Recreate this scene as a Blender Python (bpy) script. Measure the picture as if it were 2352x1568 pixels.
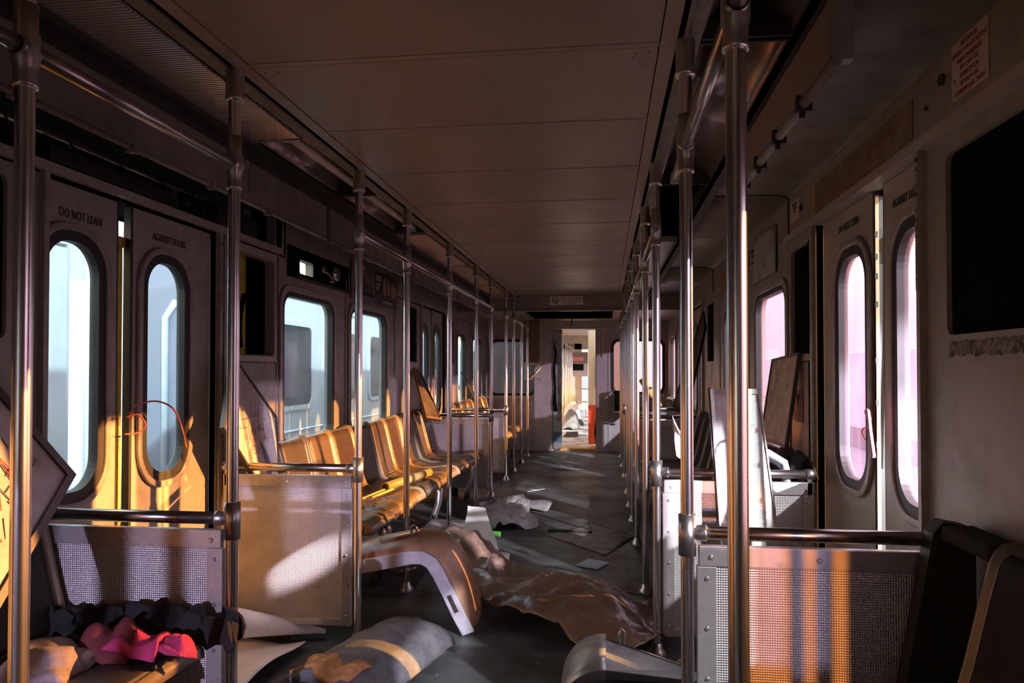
import bpy, math, random
from mathutils import Vector, Matrix
C = bpy.context.scene.collection
for o in list(bpy.data.objects):
    bpy.data.objects.remove(o)
scn = bpy.context.scene
PI = math.pi

# ------------------------------------------------------------------ camera
cam_d = bpy.data.cameras.new('camera')
cam = bpy.data.objects.new('camera', cam_d); C.objects.link(cam)
FPX, TW, TP = 1700.0, 214/1700.0, 30/1700.0
cam_d.sensor_fit = 'HORIZONTAL'; cam_d.sensor_width = 36.0
cam_d.lens = 36.0*FPX/2352.0
cam_d.shift_y = 36/2352.0
cam_d.clip_start = 0.05; cam_d.clip_end = 500
cam.location = (0, 0, 1.225)
cam.rotation_euler = (PI/2+math.atan(TP), 0, math.atan(TW))
scn.camera = cam

# ------------------------------------------------------------------ view
vs = scn.view_settings
vs.view_transform = 'Standard'; vs.look = 'None'; vs.gamma = 1.0
vs.use_curve_mapping = False
vs.exposure = 0.18

# ------------------------------------------------------------------ world: hazy bright sky, pinkish to the right of the car, cooler to the left
w = bpy.data.worlds.new('world'); scn.world = w; w.use_nodes = True
nt = w.node_tree; nt.nodes.clear()
tc = nt.nodes.new('ShaderNodeTexCoord'); sx = nt.nodes.new('ShaderNodeSeparateXYZ')
nt.links.new(tc.outputs['Generated'], sx.inputs[0])
mr = nt.nodes.new('ShaderNodeMapRange'); mr.inputs[1].default_value = -0.5; mr.inputs[2].default_value = 0.5
nt.links.new(sx.outputs['X'], mr.inputs[0])
ramp = nt.nodes.new('ShaderNodeValToRGB')
ramp.color_ramp.elements[0].color = (0.72, 0.90, 1.0, 1); ramp.color_ramp.elements[1].color = (1.0, 0.91, 0.97, 1)
nt.links.new(mr.outputs[0], ramp.inputs[0])
mz = nt.nodes.new('ShaderNodeMapRange'); mz.inputs[1].default_value = -0.15; mz.inputs[2].default_value = 0.12
mz.inputs[3].default_value = 0.25; mz.inputs[4].default_value = 1.0
nt.links.new(sx.outputs['Z'], mz.inputs[0])
SKY = 1.45
mm = nt.nodes.new('ShaderNodeMath'); mm.operation = 'MULTIPLY'; mm.inputs[1].default_value = SKY
mz2 = nt.nodes.new('ShaderNodeMapRange'); mz2.inputs[1].default_value = 0.25; mz2.inputs[2].default_value = 0.8
mz2.inputs[3].default_value = 1.0; mz2.inputs[4].default_value = 3.0
nt.links.new(sx.outputs['Z'], mz2.inputs[0])
m3 = nt.nodes.new('ShaderNodeMath'); m3.operation = 'MULTIPLY'
nt.links.new(mz.outputs[0], m3.inputs[0]); nt.links.new(mz2.outputs[0], m3.inputs[1])
nt.links.new(m3.outputs[0], mm.inputs[0])
bg = nt.nodes.new('ShaderNodeBackground'); wo = nt.nodes.new('ShaderNodeOutputWorld')
nt.links.new(ramp.outputs[0], bg.inputs[0]); nt.links.new(mm.outputs[0], bg.inputs[1]); nt.links.new(bg.outputs[0], wo.inputs[0])

def sun(name, travel, color, strength, angle):
    d = bpy.data.lights.new(name, 'SUN'); d.color = color; d.energy = strength; d.angle = math.radians(angle)
    o = bpy.data.objects.new(name, d); C.objects.link(o)
    o.rotation_euler = Vector(travel).to_track_quat('-Z', 'Y').to_euler()
    o.location = (20, 0, 10)
    return o
# low orange sun from the right; the glare lamps are added, standing in for light off trains and sky
sun('sun', (-1, 0.053, -0.230), (1.0, 0.47, 0.10), 13.0, 0.5)
sun('glare_orange', (-1, -0.55, -0.218), (1.0, 0.46, 0.10), 10.0, 0.6)
sun('glare_rear', (0.0, 1.0, -0.150), (0.68, 0.60, 1.0), 1.9, 0.7)
def spot(name, loc, aim, color, energy, deg, blend=0.3, size=0.03):
    d = bpy.data.lights.new(name, 'SPOT'); d.energy = energy; d.color = color; d.spot_size = math.radians(deg); d.spot_blend = blend; d.shadow_soft_size = size
    o = bpy.data.objects.new(name, d); C.objects.link(o); o.location = loc
    o.rotation_euler = (Vector(aim)-Vector(loc)).to_track_quat('-Z', 'Y').to_euler(); return o
spot('glare_rear_orange', (0.45, -12.0, 2.77), (0.40, 2.06, 0.58), (1.0, 0.31, 0.07), 9000, 3.2, 0.1)  # added spot, aimed through the rear slits for orange partition stripes
sun('glare_right', (-0.61, 0.79, -0.53), (0.86, 1.0, 0.98), 6.0, 1.2)
sun('glare_violet', (-0.66, 0.75, -0.12), (0.90, 0.84, 1.0), 2.4, 0.8)
spot('glare_streak', (5.0, 0.87, 3.78), (-1.33, 3.2, 0.36), (1.0, 0.98, 1.0), 45000, 1.25, 0.7)  # added spot for the pale streak on the second left partition
spot('glare_white', (4.2, -1.2, 2.2), (0.55, 3.25, 0.72), (0.93, 0.97, 1.0), 9000, 11, 0.3, 0.05)  # added spot, brightens the leaning panel and second right partition
spot('glare_paper', (3.6, -1.18, 2.2), (-0.88, 4.95, 0.12), (0.93, 1.0, 1.0), 9000, 5.5, 0.4, 0.05)  # added spot, brightens the upright white paper
# ------------------------------------------------------------------ materials
MATS = {}
def mat(name, col, rough=0.5, metal=0.0, noise=None, bump=None, spec=0.5, trans=0.0, alpha=None, rv=1.0):
    """noise=(scale, colour2, lo, hi) grime of its own; bump=(scale, strength)"""
    m = bpy.data.materials.new(name); m.use_nodes = True; MATS[name] = m
    n = m.node_tree; b = n.nodes['Principled BSDF']
    b.inputs['Base Color'].default_value = (*col, 1); b.inputs['Roughness'].default_value = rough
    b.inputs['Metallic'].default_value = metal; b.inputs['Specular IOR Level'].default_value = spec
    if trans: b.inputs['Transmission Weight'].default_value = trans
    if alpha is not None: b.inputs['Alpha'].default_value = alpha
    t = n.nodes.new('ShaderNodeTexCoord')
    if noise:
        sc, c2, lo, hi = noise
        nz = n.nodes.new('ShaderNodeTexNoise'); nz.inputs['Scale'].default_value = sc; nz.inputs['Detail'].default_value = 8
        nz.inputs['Roughness'].default_value = 0.65
        n.links.new(t.outputs['Object'], nz.inputs['Vector'])
        r = n.nodes.new('ShaderNodeMapRange'); r.inputs[1].default_value = lo; r.inputs[2].default_value = hi
        n.links.new(nz.outputs['Fac'], r.inputs[0])
        mx = n.nodes.new('ShaderNodeMix'); mx.data_type = 'RGBA'
        mx.inputs[6].default_value = (*col, 1); mx.inputs[7].default_value = (*c2, 1)
        n.links.new(r.outputs[0], mx.inputs[0]); n.links.new(mx.outputs[2], b.inputs['Base Color'])
        r2 = n.nodes.new('ShaderNodeMapRange'); r2.inputs[1].default_value = 0.3; r2.inputs[2].default_value = 0.7
        r2.inputs[3].default_value = max(0.03, rough-0.08*rv); r2.inputs[4].default_value = min(1, rough+0.12*rv)
        n.links.new(nz.outputs['Fac'], r2.inputs[0]); n.links.new(r2.outputs[0], b.inputs['Roughness'])
    if bump:
        nb = n.nodes.new('ShaderNodeTexNoise'); nb.inputs['Scale'].default_value = bump[0]; nb.inputs['Detail'].default_value = 4
        n.links.new(t.outputs['Object'], nb.inputs['Vector'])
        bp = n.nodes.new('ShaderNodeBump'); bp.inputs['Strength'].default_value = bump[1]; bp.inputs['Distance'].default_value = 0.01
        n.links.new(nb.outputs['Fac'], bp.inputs['Height']); n.links.new(bp.outputs[0], b.inputs['Normal'])
    return m

def mathn(n, op, a, b=None):
    x = n.nodes.new('ShaderNodeMath'); x.operation = op
    if hasattr(a, 'is_linked'): n.links.new(a, x.inputs[0])
    else: x.inputs[0].default_value = a
    if b is not None:
        if hasattr(b, 'is_linked'): n.links.new(b, x.inputs[1])
        else: x.inputs[1].default_value = b
    return x.outputs[0]

def pattern(m, kind, period, strength, dark=0.75):
    """embossed dimples or ribs: bump + slightly darker pits, in object space"""
    n = m.node_tree; b = n.nodes['Principled BSDF']
    t = n.nodes.new('ShaderNodeTexCoord'); s = n.nodes.new('ShaderNodeSeparateXYZ'); n.links.new(t.outputs['Object'], s.inputs[0])
    k = 2*PI/period
    if kind == 'ribs_y': h = mathn(n, 'SINE', mathn(n, 'MULTIPLY', s.outputs['Y'], k))
    elif kind == 'dots_xz' or kind == 'dots_xy' or kind == 'dots_yz':
        a, c = {'dots_xz': ('X', 'Z'), 'dots_xy': ('X', 'Y'), 'dots_yz': ('Y', 'Z')}[kind]
        p = mathn(n, 'SINE', mathn(n, 'MULTIPLY', mathn(n, 'ADD', s.outputs[a], s.outputs[c]), k))
        q = mathn(n, 'SINE', mathn(n, 'MULTIPLY', mathn(n, 'SUBTRACT', s.outputs[a], s.outputs[c]), k))
        h = mathn(n, 'MULTIPLY', p, q)
    bp = n.nodes.new('ShaderNodeBump'); bp.inputs['Strength'].default_value = strength; bp.inputs['Distance'].default_value = 0.002
    n.links.new(h, bp.inputs['Height']); n.links.new(bp.outputs[0], b.inputs['Normal'])
    r = n.nodes.new('ShaderNodeMapRange'); r.inputs[1].default_value = -1; r.inputs[2].default_value = 0.2
    r.inputs[3].default_value = dark; r.inputs[4].default_value = 1.0
    n.links.new(h, r.inputs[0])
    mul = n.nodes.new('ShaderNodeMix'); mul.data_type = 'RGBA'; mul.blend_type = 'MULTIPLY'; mul.inputs[0].default_value = 1
    src = b.inputs['Base Color'].links
    if src: n.links.new(src[0].from_socket, mul.inputs[6])
    else: mul.inputs[6].default_value = b.inputs['Base Color'].default_value
    n.links.new(r.outputs[0], mul.inputs[7]); n.links.new(mul.outputs[2], b.inputs['Base Color'])
    return m

def glass(name, tint, dirt, dcol=(0.5, 0.5, 0.55), scale=(3, 3, 0.6)):
    m = bpy.data.materials.new(name); m.use_nodes = True; n = m.node_tree; n.nodes.clear(); MATS[name] = m
    tr = n.nodes.new('ShaderNodeBsdfTransparent'); tr.inputs[0].default_value = (*tint, 1)
    gl = n.nodes.new('ShaderNodeBsdfGlossy'); gl.inputs['Roughness'].default_value = 0.06
    lw = n.nodes.new('ShaderNodeLayerWeight'); lw.inputs[0].default_value = 0.5
    pw = mathn(n, 'ADD', mathn(n, 'MULTIPLY', mathn(n, 'POWER', lw.outputs['Facing'], 4.0), 0.35), 0.02)
    m1 = n.nodes.new('ShaderNodeMixShader'); n.links.new(pw, m1.inputs[0]); n.links.new(tr.outputs[0], m1.inputs[1]); n.links.new(gl.outputs[0], m1.inputs[2])
    tl = n.nodes.new('ShaderNodeBsdfTranslucent'); tl.inputs[0].default_value = (*dcol, 1)
    t = n.nodes.new('ShaderNodeTexCoord'); mp = n.nodes.new('ShaderNodeMapping'); mp.inputs['Scale'].default_value = scale
    n.links.new(t.outputs['Object'], mp.inputs[0])
    nz = n.nodes.new('ShaderNodeTexNoise'); nz.inputs['Scale'].default_value = 4; nz.inputs['Detail'].default_value = 9; nz.inputs['Roughness'].default_value = 0.7
    n.links.new(mp.outputs[0], nz.inputs[0])
    r = n.nodes.new('ShaderNodeMapRange'); r.inputs[1].default_value = 0.35; r.inputs[2].default_value = 0.75
    r.inputs[3].default_value = dirt*0.4; r.inputs[4].default_value = dirt*1.8
    n.links.new(nz.outputs['Fac'], r.inputs[0])
    m2 = n.nodes.new('ShaderNodeMixShader'); n.links.new(r.outputs[0], m2.inputs[0]); n.links.new(m1.outputs[0], m2.inputs[1]); n.links.new(tl.outputs[0], m2.inputs[2])
    o = n.nodes.new('ShaderNodeOutputMaterial'); n.links.new(m2.outputs[0], o.inputs[0])
    return m

wallm = mat('wall_paint', (0.28, 0.26, 0.23), 0.38, 0, (7, (0.20, 0.17, 0.15), 0.45, 0.75), (60, 0.04))
doorm = mat('door_paint', (0.37, 0.345, 0.305), 0.35, 0, (9, (0.24, 0.21, 0.18), 0.5, 0.8), (40, 0.05))
fascm = mat('fascia_paint', (0.18, 0.165, 0.12), 0.5, 0, (8, (0.12, 0.10, 0.08), 0.4, 0.7), (80, 0.05))
covem = mat('cove_paint', (0.20, 0.185, 0.15), 0.5, 0, (6, (0.10, 0.09, 0.08), 0.45, 0.75), (50, 0.05))
ceilm = pattern(mat('ceiling_laminate', (0.27, 0.215, 0.155), 0.33, 0, (1.2, (0.24, 0.185, 0.13), 0.4, 0.7)), 'dots_xy', 0.012, 0.12, 0.82)
ceils = mat('ceiling_strip', (0.25, 0.20, 0.145), 0.35, 0)
floorm = mat('floor_rubber', (0.085, 0.10, 0.095), 0.45, 0, (2.2, (0.028, 0.024, 0.02), 0.42, 0.62), (25, 0.35))
steel = mat('brushed_steel', (0.80, 0.78, 0.78), 0.22, 1.0, (12, (0.70, 0.67, 0.66), 0.45, 0.75), rv=0.15)
steel_dull = mat('worn_rail_steel', (0.40, 0.37, 0.34), 0.26, 1.0, (25, (0.32, 0.29, 0.27), 0.5, 0.75), rv=0.15)
cast = mat('cast_fitting', (0.55, 0.53, 0.50), 0.33, 0.95, (60, (0.42, 0.40, 0.37), 0.4, 0.7), rv=0.3)
emboss = pattern(mat('embossed_panel', (0.52, 0.49, 0.46), 0.42, 0.65, (5, (0.40, 0.37, 0.34), 0.45, 0.7)), 'dots_xz', 0.013, 0.5, 0.72)
trimm = mat('aluminium_trim', (0.55, 0.53, 0.50), 0.32, 0.7, (30, (0.38, 0.35, 0.32), 0.4, 0.7))
rivm = mat('rivet', (0.6, 0.58, 0.55), 0.3, 0.9)
blackm = mat('black_and_shade', (0.005, 0.005, 0.005), 1.0, spec=0.05)  # deep black, also painted in place of shade in holes
darkm = mat('dark_machinery', (0.03, 0.028, 0.025), 0.6, 0.3, (30, (0.08, 0.07, 0.05), 0.5, 0.8))
gasket = mat('rubber_gasket', (0.02, 0.018, 0.016), 0.55, 0)
frame_g = mat('window_moulding', (0.34, 0.31, 0.28), 0.32, 0, (20, (0.22, 0.19, 0.16), 0.45, 0.75))
seatr = mat('seat_shell', (0.25, 0.195, 0.12), 0.28, 0, (12, (0.20, 0.16, 0.10), 0.45, 0.75), (60, 0.05))
seatp = mat('seat_pad', (0.085, 0.053, 0.024), 0.42, 0, (25, (0.06, 0.036, 0.017), 0.45, 0.7), (220, 0.10))
seatb = mat('seat_pan_plastic', (0.16, 0.105, 0.035), 0.36, 0, (25, (0.10, 0.065, 0.025), 0.45, 0.72), (150, 0.10))
seatg = mat('seat_shell_grey', (0.44, 0.42, 0.42), 0.35, 0, (14, (0.28, 0.26, 0.25), 0.45, 0.75))
diffm = pattern(mat('ribbed_diffuser', (0.62, 0.59, 0.58), 0.20, 0.6, spec=0.6), 'ribs_y', 0.014, 0.6, 0.6)
tubem = mat('fluorescent_tube', (0.60, 0.54, 0.48), 0.22, 0)
reflm = mat('light_reflector', (0.34, 0.27, 0.24), 0.24, 0.4, (8, (0.22, 0.17, 0.15), 0.4, 0.7), rv=0.2)
paperm = mat('paper_white', (0.78, 0.78, 0.78), 0.6, 0, (14, (0.62, 0.60, 0.58), 0.5, 0.75))
greyp = mat('paper_grey', (0.34, 0.31, 0.29), 0.75, 0, (10, (0.20, 0.18, 0.17), 0.45, 0.7), (40, 0.2))
mapm = mat('map_paper', (0.66, 0.62, 0.60), 0.35, 0, (10, (0.40, 0.35, 0.32), 0.45, 0.7))
ink = mat('ink', (0.02, 0.018, 0.018), 0.6)
redink = mat('red_ink', (0.35, 0.04, 0.03), 0.6)
bluein = mat('blue_grey_ink', (0.14, 0.14, 0.20), 0.6)
sticker = mat('sticker_paper', (0.50, 0.46, 0.40), 0.5, 0, (20, (0.40, 0.36, 0.30), 0.45, 0.7))
yellow = mat('yellow_paint', (0.60, 0.42, 0.03), 0.5, 0, (20, (0.30, 0.22, 0.03), 0.45, 0.7))
olive = mat('olive_board', (0.45, 0.38, 0.03), 0.6, 0, (20, (0.22, 0.18, 0.02), 0.45, 0.7))
redtie = mat('red_strap', (0.62, 0.10, 0.06), 0.4)
pinktie = mat('pink_strap', (0.75, 0.22, 0.30), 0.4)
tarpm = mat('tarp_plastic', (0.25, 0.17, 0.12), 0.25, 0, (9, (0.13, 0.09, 0.07), 0.4, 0.7), (14, 0.35))
sheer = mat('dusty_cloth', (0.30, 0.27, 0.25), 0.5)
pinkm = mat('pink_cloth', (0.45, 0.035, 0.13), 0.85, 0, (30, (0.40, 0.03, 0.12), 0.4, 0.7))
redm = mat('maroon_cloth', (0.14, 0.025, 0.03), 0.85)
whitec = mat('white_cloth', (0.40, 0.33, 0.31), 0.8, 0, (30, (0.26, 0.21, 0.20), 0.4, 0.7))
blackc = mat('black_cloth', (0.012, 0.011, 0.011), 0.9)
cushm = mat('grey_foam', (0.17, 0.17, 0.17), 0.8, 0, (14, (0.08, 0.08, 0.08), 0.4, 0.7), (60, 0.3))
rustm = mat('torn_orange_foam', (0.62, 0.30, 0.12), 0.8, 0, (30, (0.35, 0.15, 0.06), 0.4, 0.7), (60, 0.5))
metbox = mat('galvanised_sheet', (0.42, 0.46, 0.48), 0.35, 0.5, (9, (0.25, 0.27, 0.28), 0.4, 0.7))
yelt = mat('yellow_tube', (0.72, 0.45, 0.12), 0.4, 0, (14, (0.5, 0.3, 0.08), 0.5, 0.8))
greenm = mat('green_plastic', (0.10, 0.35, 0.05), 0.4)
cardm = mat('cardboard', (0.20, 0.17, 0.14), 0.8, 0, (12, (0.10, 0.085, 0.07), 0.4, 0.65))
mossm = mat('mossy_wood', (0.13, 0.15, 0.03), 0.8, 0, (40, (0.06, 0.07, 0.02), 0.4, 0.6))
orangem = mat('orange_paint', (0.85, 0.10, 0.02), 0.5, 0, (6, (0.70, 0.07, 0.02), 0.5, 0.8))
creamm = mat('cream_paint', (0.85, 0.74, 0.52), 0.5, 0)
endm = mat('end_wall_steel', (0.40, 0.37, 0.36), 0.32, 0.25, (6, (0.28, 0.25, 0.24), 0.45, 0.75))
blue_b = mat('blue_grey_band', (0.07, 0.12, 0.15), 0.5)
train_s = mat('train_silver', (0.66, 0.76, 0.82), 0.35, 0.25, (2, (0.52, 0.60, 0.66), 0.4, 0.7))
train_w = mat('train_dark_glass', (0.02, 0.025, 0.035), 0.08, 0)
groundm = mat('track_ballast', (0.22, 0.19, 0.18), 0.9, 0, (6, (0.12, 0.10, 0.10), 0.4, 0.7), (20, 0.5))
pinkw = mat('pink_wagon', (0.66, 0.46, 0.56), 0.6, 0, (2, (0.55, 0.38, 0.50), 0.4, 0.7))
postr = mat('poster_dark', (0.06, 0.05, 0.05), 0.3)
poster_f = mat('poster_tan', (0.40, 0.25, 0.15), 0.4)
orang_ad = mat('orange_advert', (0.32, 0.09, 0.03), 0.4)
car2floor = mat('pale_dirty_floor', (0.62, 0.62, 0.62), 0.45, 0, (3.5, (0.18, 0.18, 0.19), 0.42, 0.6), (10, 0.2))
glass_l = glass('dirty_glass_cool', (0.88, 0.95, 0.98), 0.05, (0.45, 0.55, 0.62))
glass_r = glass('dirty_glass_pink', (0.94, 0.86, 0.94), 0.05, (0.45, 0.35, 0.62))
glass_d = glass('smoked_glass', (0.35, 0.38, 0.42), 0.05)

# ------------------------------------------------------------------ mesh helpers
class MB:
    def __init__(s): s.v = []; s.f = []; s.mi = []; s.sm = []; s.m = 0
    def add(s, vs, fs, smooth=False):
        b = len(s.v); s.v += [tuple(p) for p in vs]
        for f in fs: s.f.append([b+i for i in f]); s.mi.append(s.m); s.sm.append(smooth)
        return s
    def box(s, x0, x1, y0, y1, z0, z1):
        if x0 > x1: x0, x1 = x1, x0
        if y0 > y1: y0, y1 = y1, y0
        if z0 > z1: z0, z1 = z1, z0
        v = [(x, y, z) for z in (z0, z1) for y in (y0, y1) for x in (x0, x1)]
        return s.add(v, [(0, 2, 3, 1), (4, 5, 7, 6), (0, 1, 5, 4), (2, 6, 7, 3), (0, 4, 6, 2), (1, 3, 7, 5)])
    def obox(s, M, sx, sy, sz):
        v = [M @ Vector((x*sx/2, y*sy/2, z*sz/2)) for z in (-1, 1) for y in (-1, 1) for x in (-1, 1)]
        return s.add(v, [(0, 2, 3, 1), (4, 5, 7, 6), (0, 1, 5, 4), (2, 6, 7, 3), (0, 4, 6, 2), (1, 3, 7, 5)])
    def tube(s, pts, r, seg=16, cap=True):
        pts = [Vector(p) for p in pts]; n = len(pts); rs = r if isinstance(r, (list, tuple)) else [r]*n
        d0 = (pts[1]-pts[0]).normalized(); up = Vector((0, 0, 1)) if abs(d0.z) < 0.9 else Vector((1, 0, 0))
        u = d0.cross(up).normalized(); vs = []
        for i, p in enumerate(pts):
            d = (pts[min(i+1, n-1)]-pts[max(i-1, 0)]).normalized()
            u = (u - d*u.dot(d)).normalized(); q = d.cross(u)
            for k in range(seg):
                a = 2*PI*k/seg; vs.append(p + (u*math.cos(a)+q*math.sin(a))*rs[i])
        fs = [(i*seg+k, i*seg+(k+1) % seg, (i+1)*seg+(k+1) % seg, (i+1)*seg+k) for i in range(n-1) for k in range(seg)]
        s.add(vs, fs, True)
        if cap:
            b = len(s.v)-n*seg
            s.f.append([b+k for k in range(seg)][::-1]); s.mi.append(s.m); s.sm.append(False)
            s.f.append([b+(n-1)*seg+k for k in range(seg)]); s.mi.append(s.m); s.sm.append(False)
        return s
    def lathe(s, x, y, prof, seg=24):
        vs = [(x+r*math.cos(2*PI*k/seg), y+r*math.sin(2*PI*k/seg), z) for r, z in prof for k in range(seg)]
        fs = [(i*seg+k, i*seg+(k+1) % seg, (i+1)*seg+(k+1) % seg, (i+1)*seg+k) for i in range(len(prof)-1) for k in range(seg)]
        return s.add(vs, fs, True)
    def plate(s, outer, inner, f0, f1):
        """solid between two equal-count loops of (a,b); f0/f1 map (a,b) to 3-D on the two faces"""
        n = len(outer); vs = [f0(*p) for p in outer]+[f0(*p) for p in inner]+[f1(*p) for p in outer]+[f1(*p) for p in inner]
        fs = []
        for k in range(n):
            j = (k+1) % n
            fs += [(k, j, n+j, n+k), (2*n+k, 3*n+k, 3*n+j, 2*n+j), (n+k, n+j, 3*n+j, 3*n+k), (k, 2*n+k, 2*n+j, j)]
        return s.add(vs, fs)
    def slab(s, loop, f0, f1):
        n = len(loop); vs = [f0(*p) for p in loop]+[f1(*p) for p in loop]
        return s.add(vs, [tuple(range(n)), tuple(range(2*n-1, n-1, -1))]+[(k, n+k, n+(k+1) % n, (k+1) % n) for k in range(n)])
    def grid(s, fn, nu, nv, smooth=True):
        vs = [fn(i/nu, j/nv) for j in range(nv+1) for i in range(nu+1)]
        return s.add(vs, [(j*(nu+1)+i, j*(nu+1)+i+1, (j+1)*(nu+1)+i+1, (j+1)*(nu+1)+i) for j in range(nv) for i in range(nu)], smooth)
    def build(s, name, mats, parent=None, solid=None, bevel=None, fixn=True):
        me = bpy.data.meshes.new(name); me.from_pydata(s.v, [], s.f)
        mats = mats if isinstance(mats, (list, tuple)) else [mats]
        for m in mats: me.materials.append(m)
        for p, mi, sm in zip(me.polygons, s.mi, s.sm): p.material_index = mi; p.use_smooth = sm
        me.update()
        if fixn:
            import bmesh
            bm = bmesh.new(); bm.from_mesh(me); bmesh.ops.recalc_face_normals(bm, faces=bm.faces); bm.to_mesh(me); bm.free()
        o = bpy.data.objects.new(name, me); C.objects.link(o)
        if parent: o.parent = parent
        if solid:
            q = o.modifiers.new('solid', 'SOLIDIFY'); q.thickness = solid; q.offset = 0
        if bevel:
            q = o.modifiers.new('bevel', 'BEVEL'); q.width = bevel; q.segments = 2; q.limit_method = 'ANGLE'
        return o

def tag(o, label, cat, group=None, kind=None):
    if label: o['label'] = label
    if cat: o['category'] = cat
    if group: o['group'] = group
    if kind: o['kind'] = kind
    return o
def empty(name, loc, label=None, cat=None, group=None, kind=None):
    o = bpy.data.objects.new(name, None); C.objects.link(o); o.location = loc; o.empty_display_size = 0.1
    return tag(o, label, cat, group, kind)
def child(o, parent):
    """parent a world-space mesh to an unrotated thing placed at parent.location"""
    o.parent = parent; o.matrix_parent_inverse = Matrix.Translation(-parent.location); return o
def copy_tree(o, parent=None):
    c = o.copy(); C.objects.link(c); c.parent = parent
    for ch in [x for x in bpy.data.objects if x.parent == o and x != c]: copy_tree(ch, c)
    return c
def rr(y0, y1, z0, z1, r, n=8):
    cy, cz, hy, hz = (y0+y1)/2, (z0+z1)/2, (y1-y0)/2, (z1-z0)/2
    out = []
    for q, (sy, sz) in enumerate(((1, 1), (-1, 1), (-1, -1), (1, -1))):
        for k in range(n+1):
            a = (q+k/n)*PI/2
            out.append((cy+sy*(hy-r)+r*math.cos(a), cz+sz*(hz-r)+r*math.sin(a)))
    return out
def text(name, s, size, loc, face, m, parent=None, sx=1.0, align='LEFT', space=1.0):
    c = bpy.data.curves.new(name, 'FONT'); c.body = s; c.size = size; c.extrude = 0.0006; c.align_x = align
    c.space_line = space
    c.materials.append(m); c.resolution_u = 2
    o = bpy.data.objects.new(name, c); C.objects.link(o); o.location = loc; o.scale = (sx, 1, 1)
    o.rotation_euler = {'L': (PI/2, 0, PI/2), 'R': (PI/2, 0, -PI/2), 'F': (PI/2, 0, 0)}[face]
    bpy.context.view_layer.update()
    me = bpy.data.meshes.new_from_object(o.evaluated_get(bpy.context.evaluated_depsgraph_get()))
    me.name = name; mo = bpy.data.objects.new(name, me); C.objects.link(mo)
    mo.location = o.location; mo.scale = o.scale; mo.rotation_euler = o.rotation_euler
    bpy.data.objects.remove(o); o = mo; o.name = name
    if parent: o.parent = parent; o.matrix_parent_inverse = Matrix.Translation(-parent.matrix_basis.translation) if parent.type == 'EMPTY' else Matrix()
    return o
def X(x): return (lambda a, b: (x, a, b))

WL, WR, CZ = -1.80, 0.93, 2.13
YR, YE = -2.0, 11.3

# ------------------------------------------------------------------ setting: floor, ceiling, roof
b = MB().box(WL-0.12, WR+0.12, YR-0.2, YE+0.35, -0.06, 0.0)
tag(b.build('floor', floorm), None, None, kind='structure')
b = MB()
seams = [2.09-0.625*6+0.625*k for k in range(19)]
for i in range(len(seams)-1):
    y0, y1 = seams[i]+0.0025, min(seams[i+1], 9.0)-0.0025
    if y1 > y0: b.box(-1.045, 0.15, y0, y1, CZ, CZ+0.012)
ce = b.build('ceiling', ceilm); tag(ce, None, None, kind='structure')
b = MB()
b.box(-1.092, -1.048, YR, 9.0, CZ-0.004, CZ+0.012).box(0.153, 0.197, YR, 9.0, CZ-0.004, CZ+0.012)
for y in seams[:-1]:
    if y < 9: b.box(-1.047, 0.152, y-0.03, y-0.0035, CZ-0.0015, CZ+0.005)
tag(b.build('trim_1', ceils), 'flat strips along both edges of the ceiling panels', None, kind='structure')
b = MB()
for y in [q for q in seams if q < 8.9]:
    for x in (-1.02, -0.98, 0.09, 0.125):
        b.lathe(x, y+0.03, [(0.004, CZ-0.003), (0.001, CZ-0.005)], 8)
child_r = b.build('screws', ink, ce)
# roof skin closing everything, black slots
b = MB().box(WL-0.12, WR+0.12, YR-0.2, YE+0.35, 2.30, 2.34)
b.box(-1.11, 0.21, YR, YE, CZ+0.05, CZ+0.06)
tag(b.build('ceiling', blackm), 'dark roof skin above the panels', None, kind='structure')
# strip outside the slot, on each side
b = MB()
b.box(-1.165, -1.108, YR, 9.0, CZ-0.002, CZ+0.03)
b.box(0.212, 0.262, YR, 9.0, CZ-0.002, CZ+0.03)
b.box(-1.118, -1.108, YR, 9.0, CZ-0.01, CZ+0.03)
b.box(0.212, 0.222, YR, 9.0, CZ-0.01, CZ+0.03)
tag(b.build('trim_2', fascm), 'pole mounting strips beside the black slots', None, kind='structure')
# left: channel + fascia
b = MB()
b.box(-1.42, -1.365, YR, 9.0, 2.095, 2.125)
b.box(-1.425, -1.408, YR, 9.0, 2.06, 2.10)
tag(b.build('trim_3', darkm), 'dark channel along the light fixtures', None, kind='structure')
for k, (y0, y1) in enumerate([(-2.0, -0.65), (-0.6, 1.35), (1.4, 3.62), (3.67, 5.25), (5.30, 7.0), (7.05, 8.98)]):
    f = MB().box(-1.432, -1.412, y0, y1, 1.90, 2.075).build('fascia_panel', fascm)
    bd = MB().tube([(-1.415, y0, 1.895), (-1.415, y1, 1.895)], 0.009, 10)
    n = int((y1-y0)/0.45)
    for q in range(n): bd.box(-1.428, -1.402, y0+0.2+q*0.45, y0+0.225+q*0.45, 1.880, 1.905)
    bd.build('edge_bead', covem, f)
    where = ['rear end, out of sight', 'beside the nearest left handrail', 'above the near left doors', 'above the first left side window',
             'above the second left side window', 'above the far left doors'][k]
    tag(f, 'long grey-brown fascia panel hanging from the left light channel, ' + where, 'panel', 'left fascia panels')
# left cove ceiling behind fascia and black header recess
b = MB().box(-1.95, -1.42, YR, 9.0, 2.105, 2.12)
tag(b.build('ceiling', covem), 'left outer ceiling strip', None, kind='structure')

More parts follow.
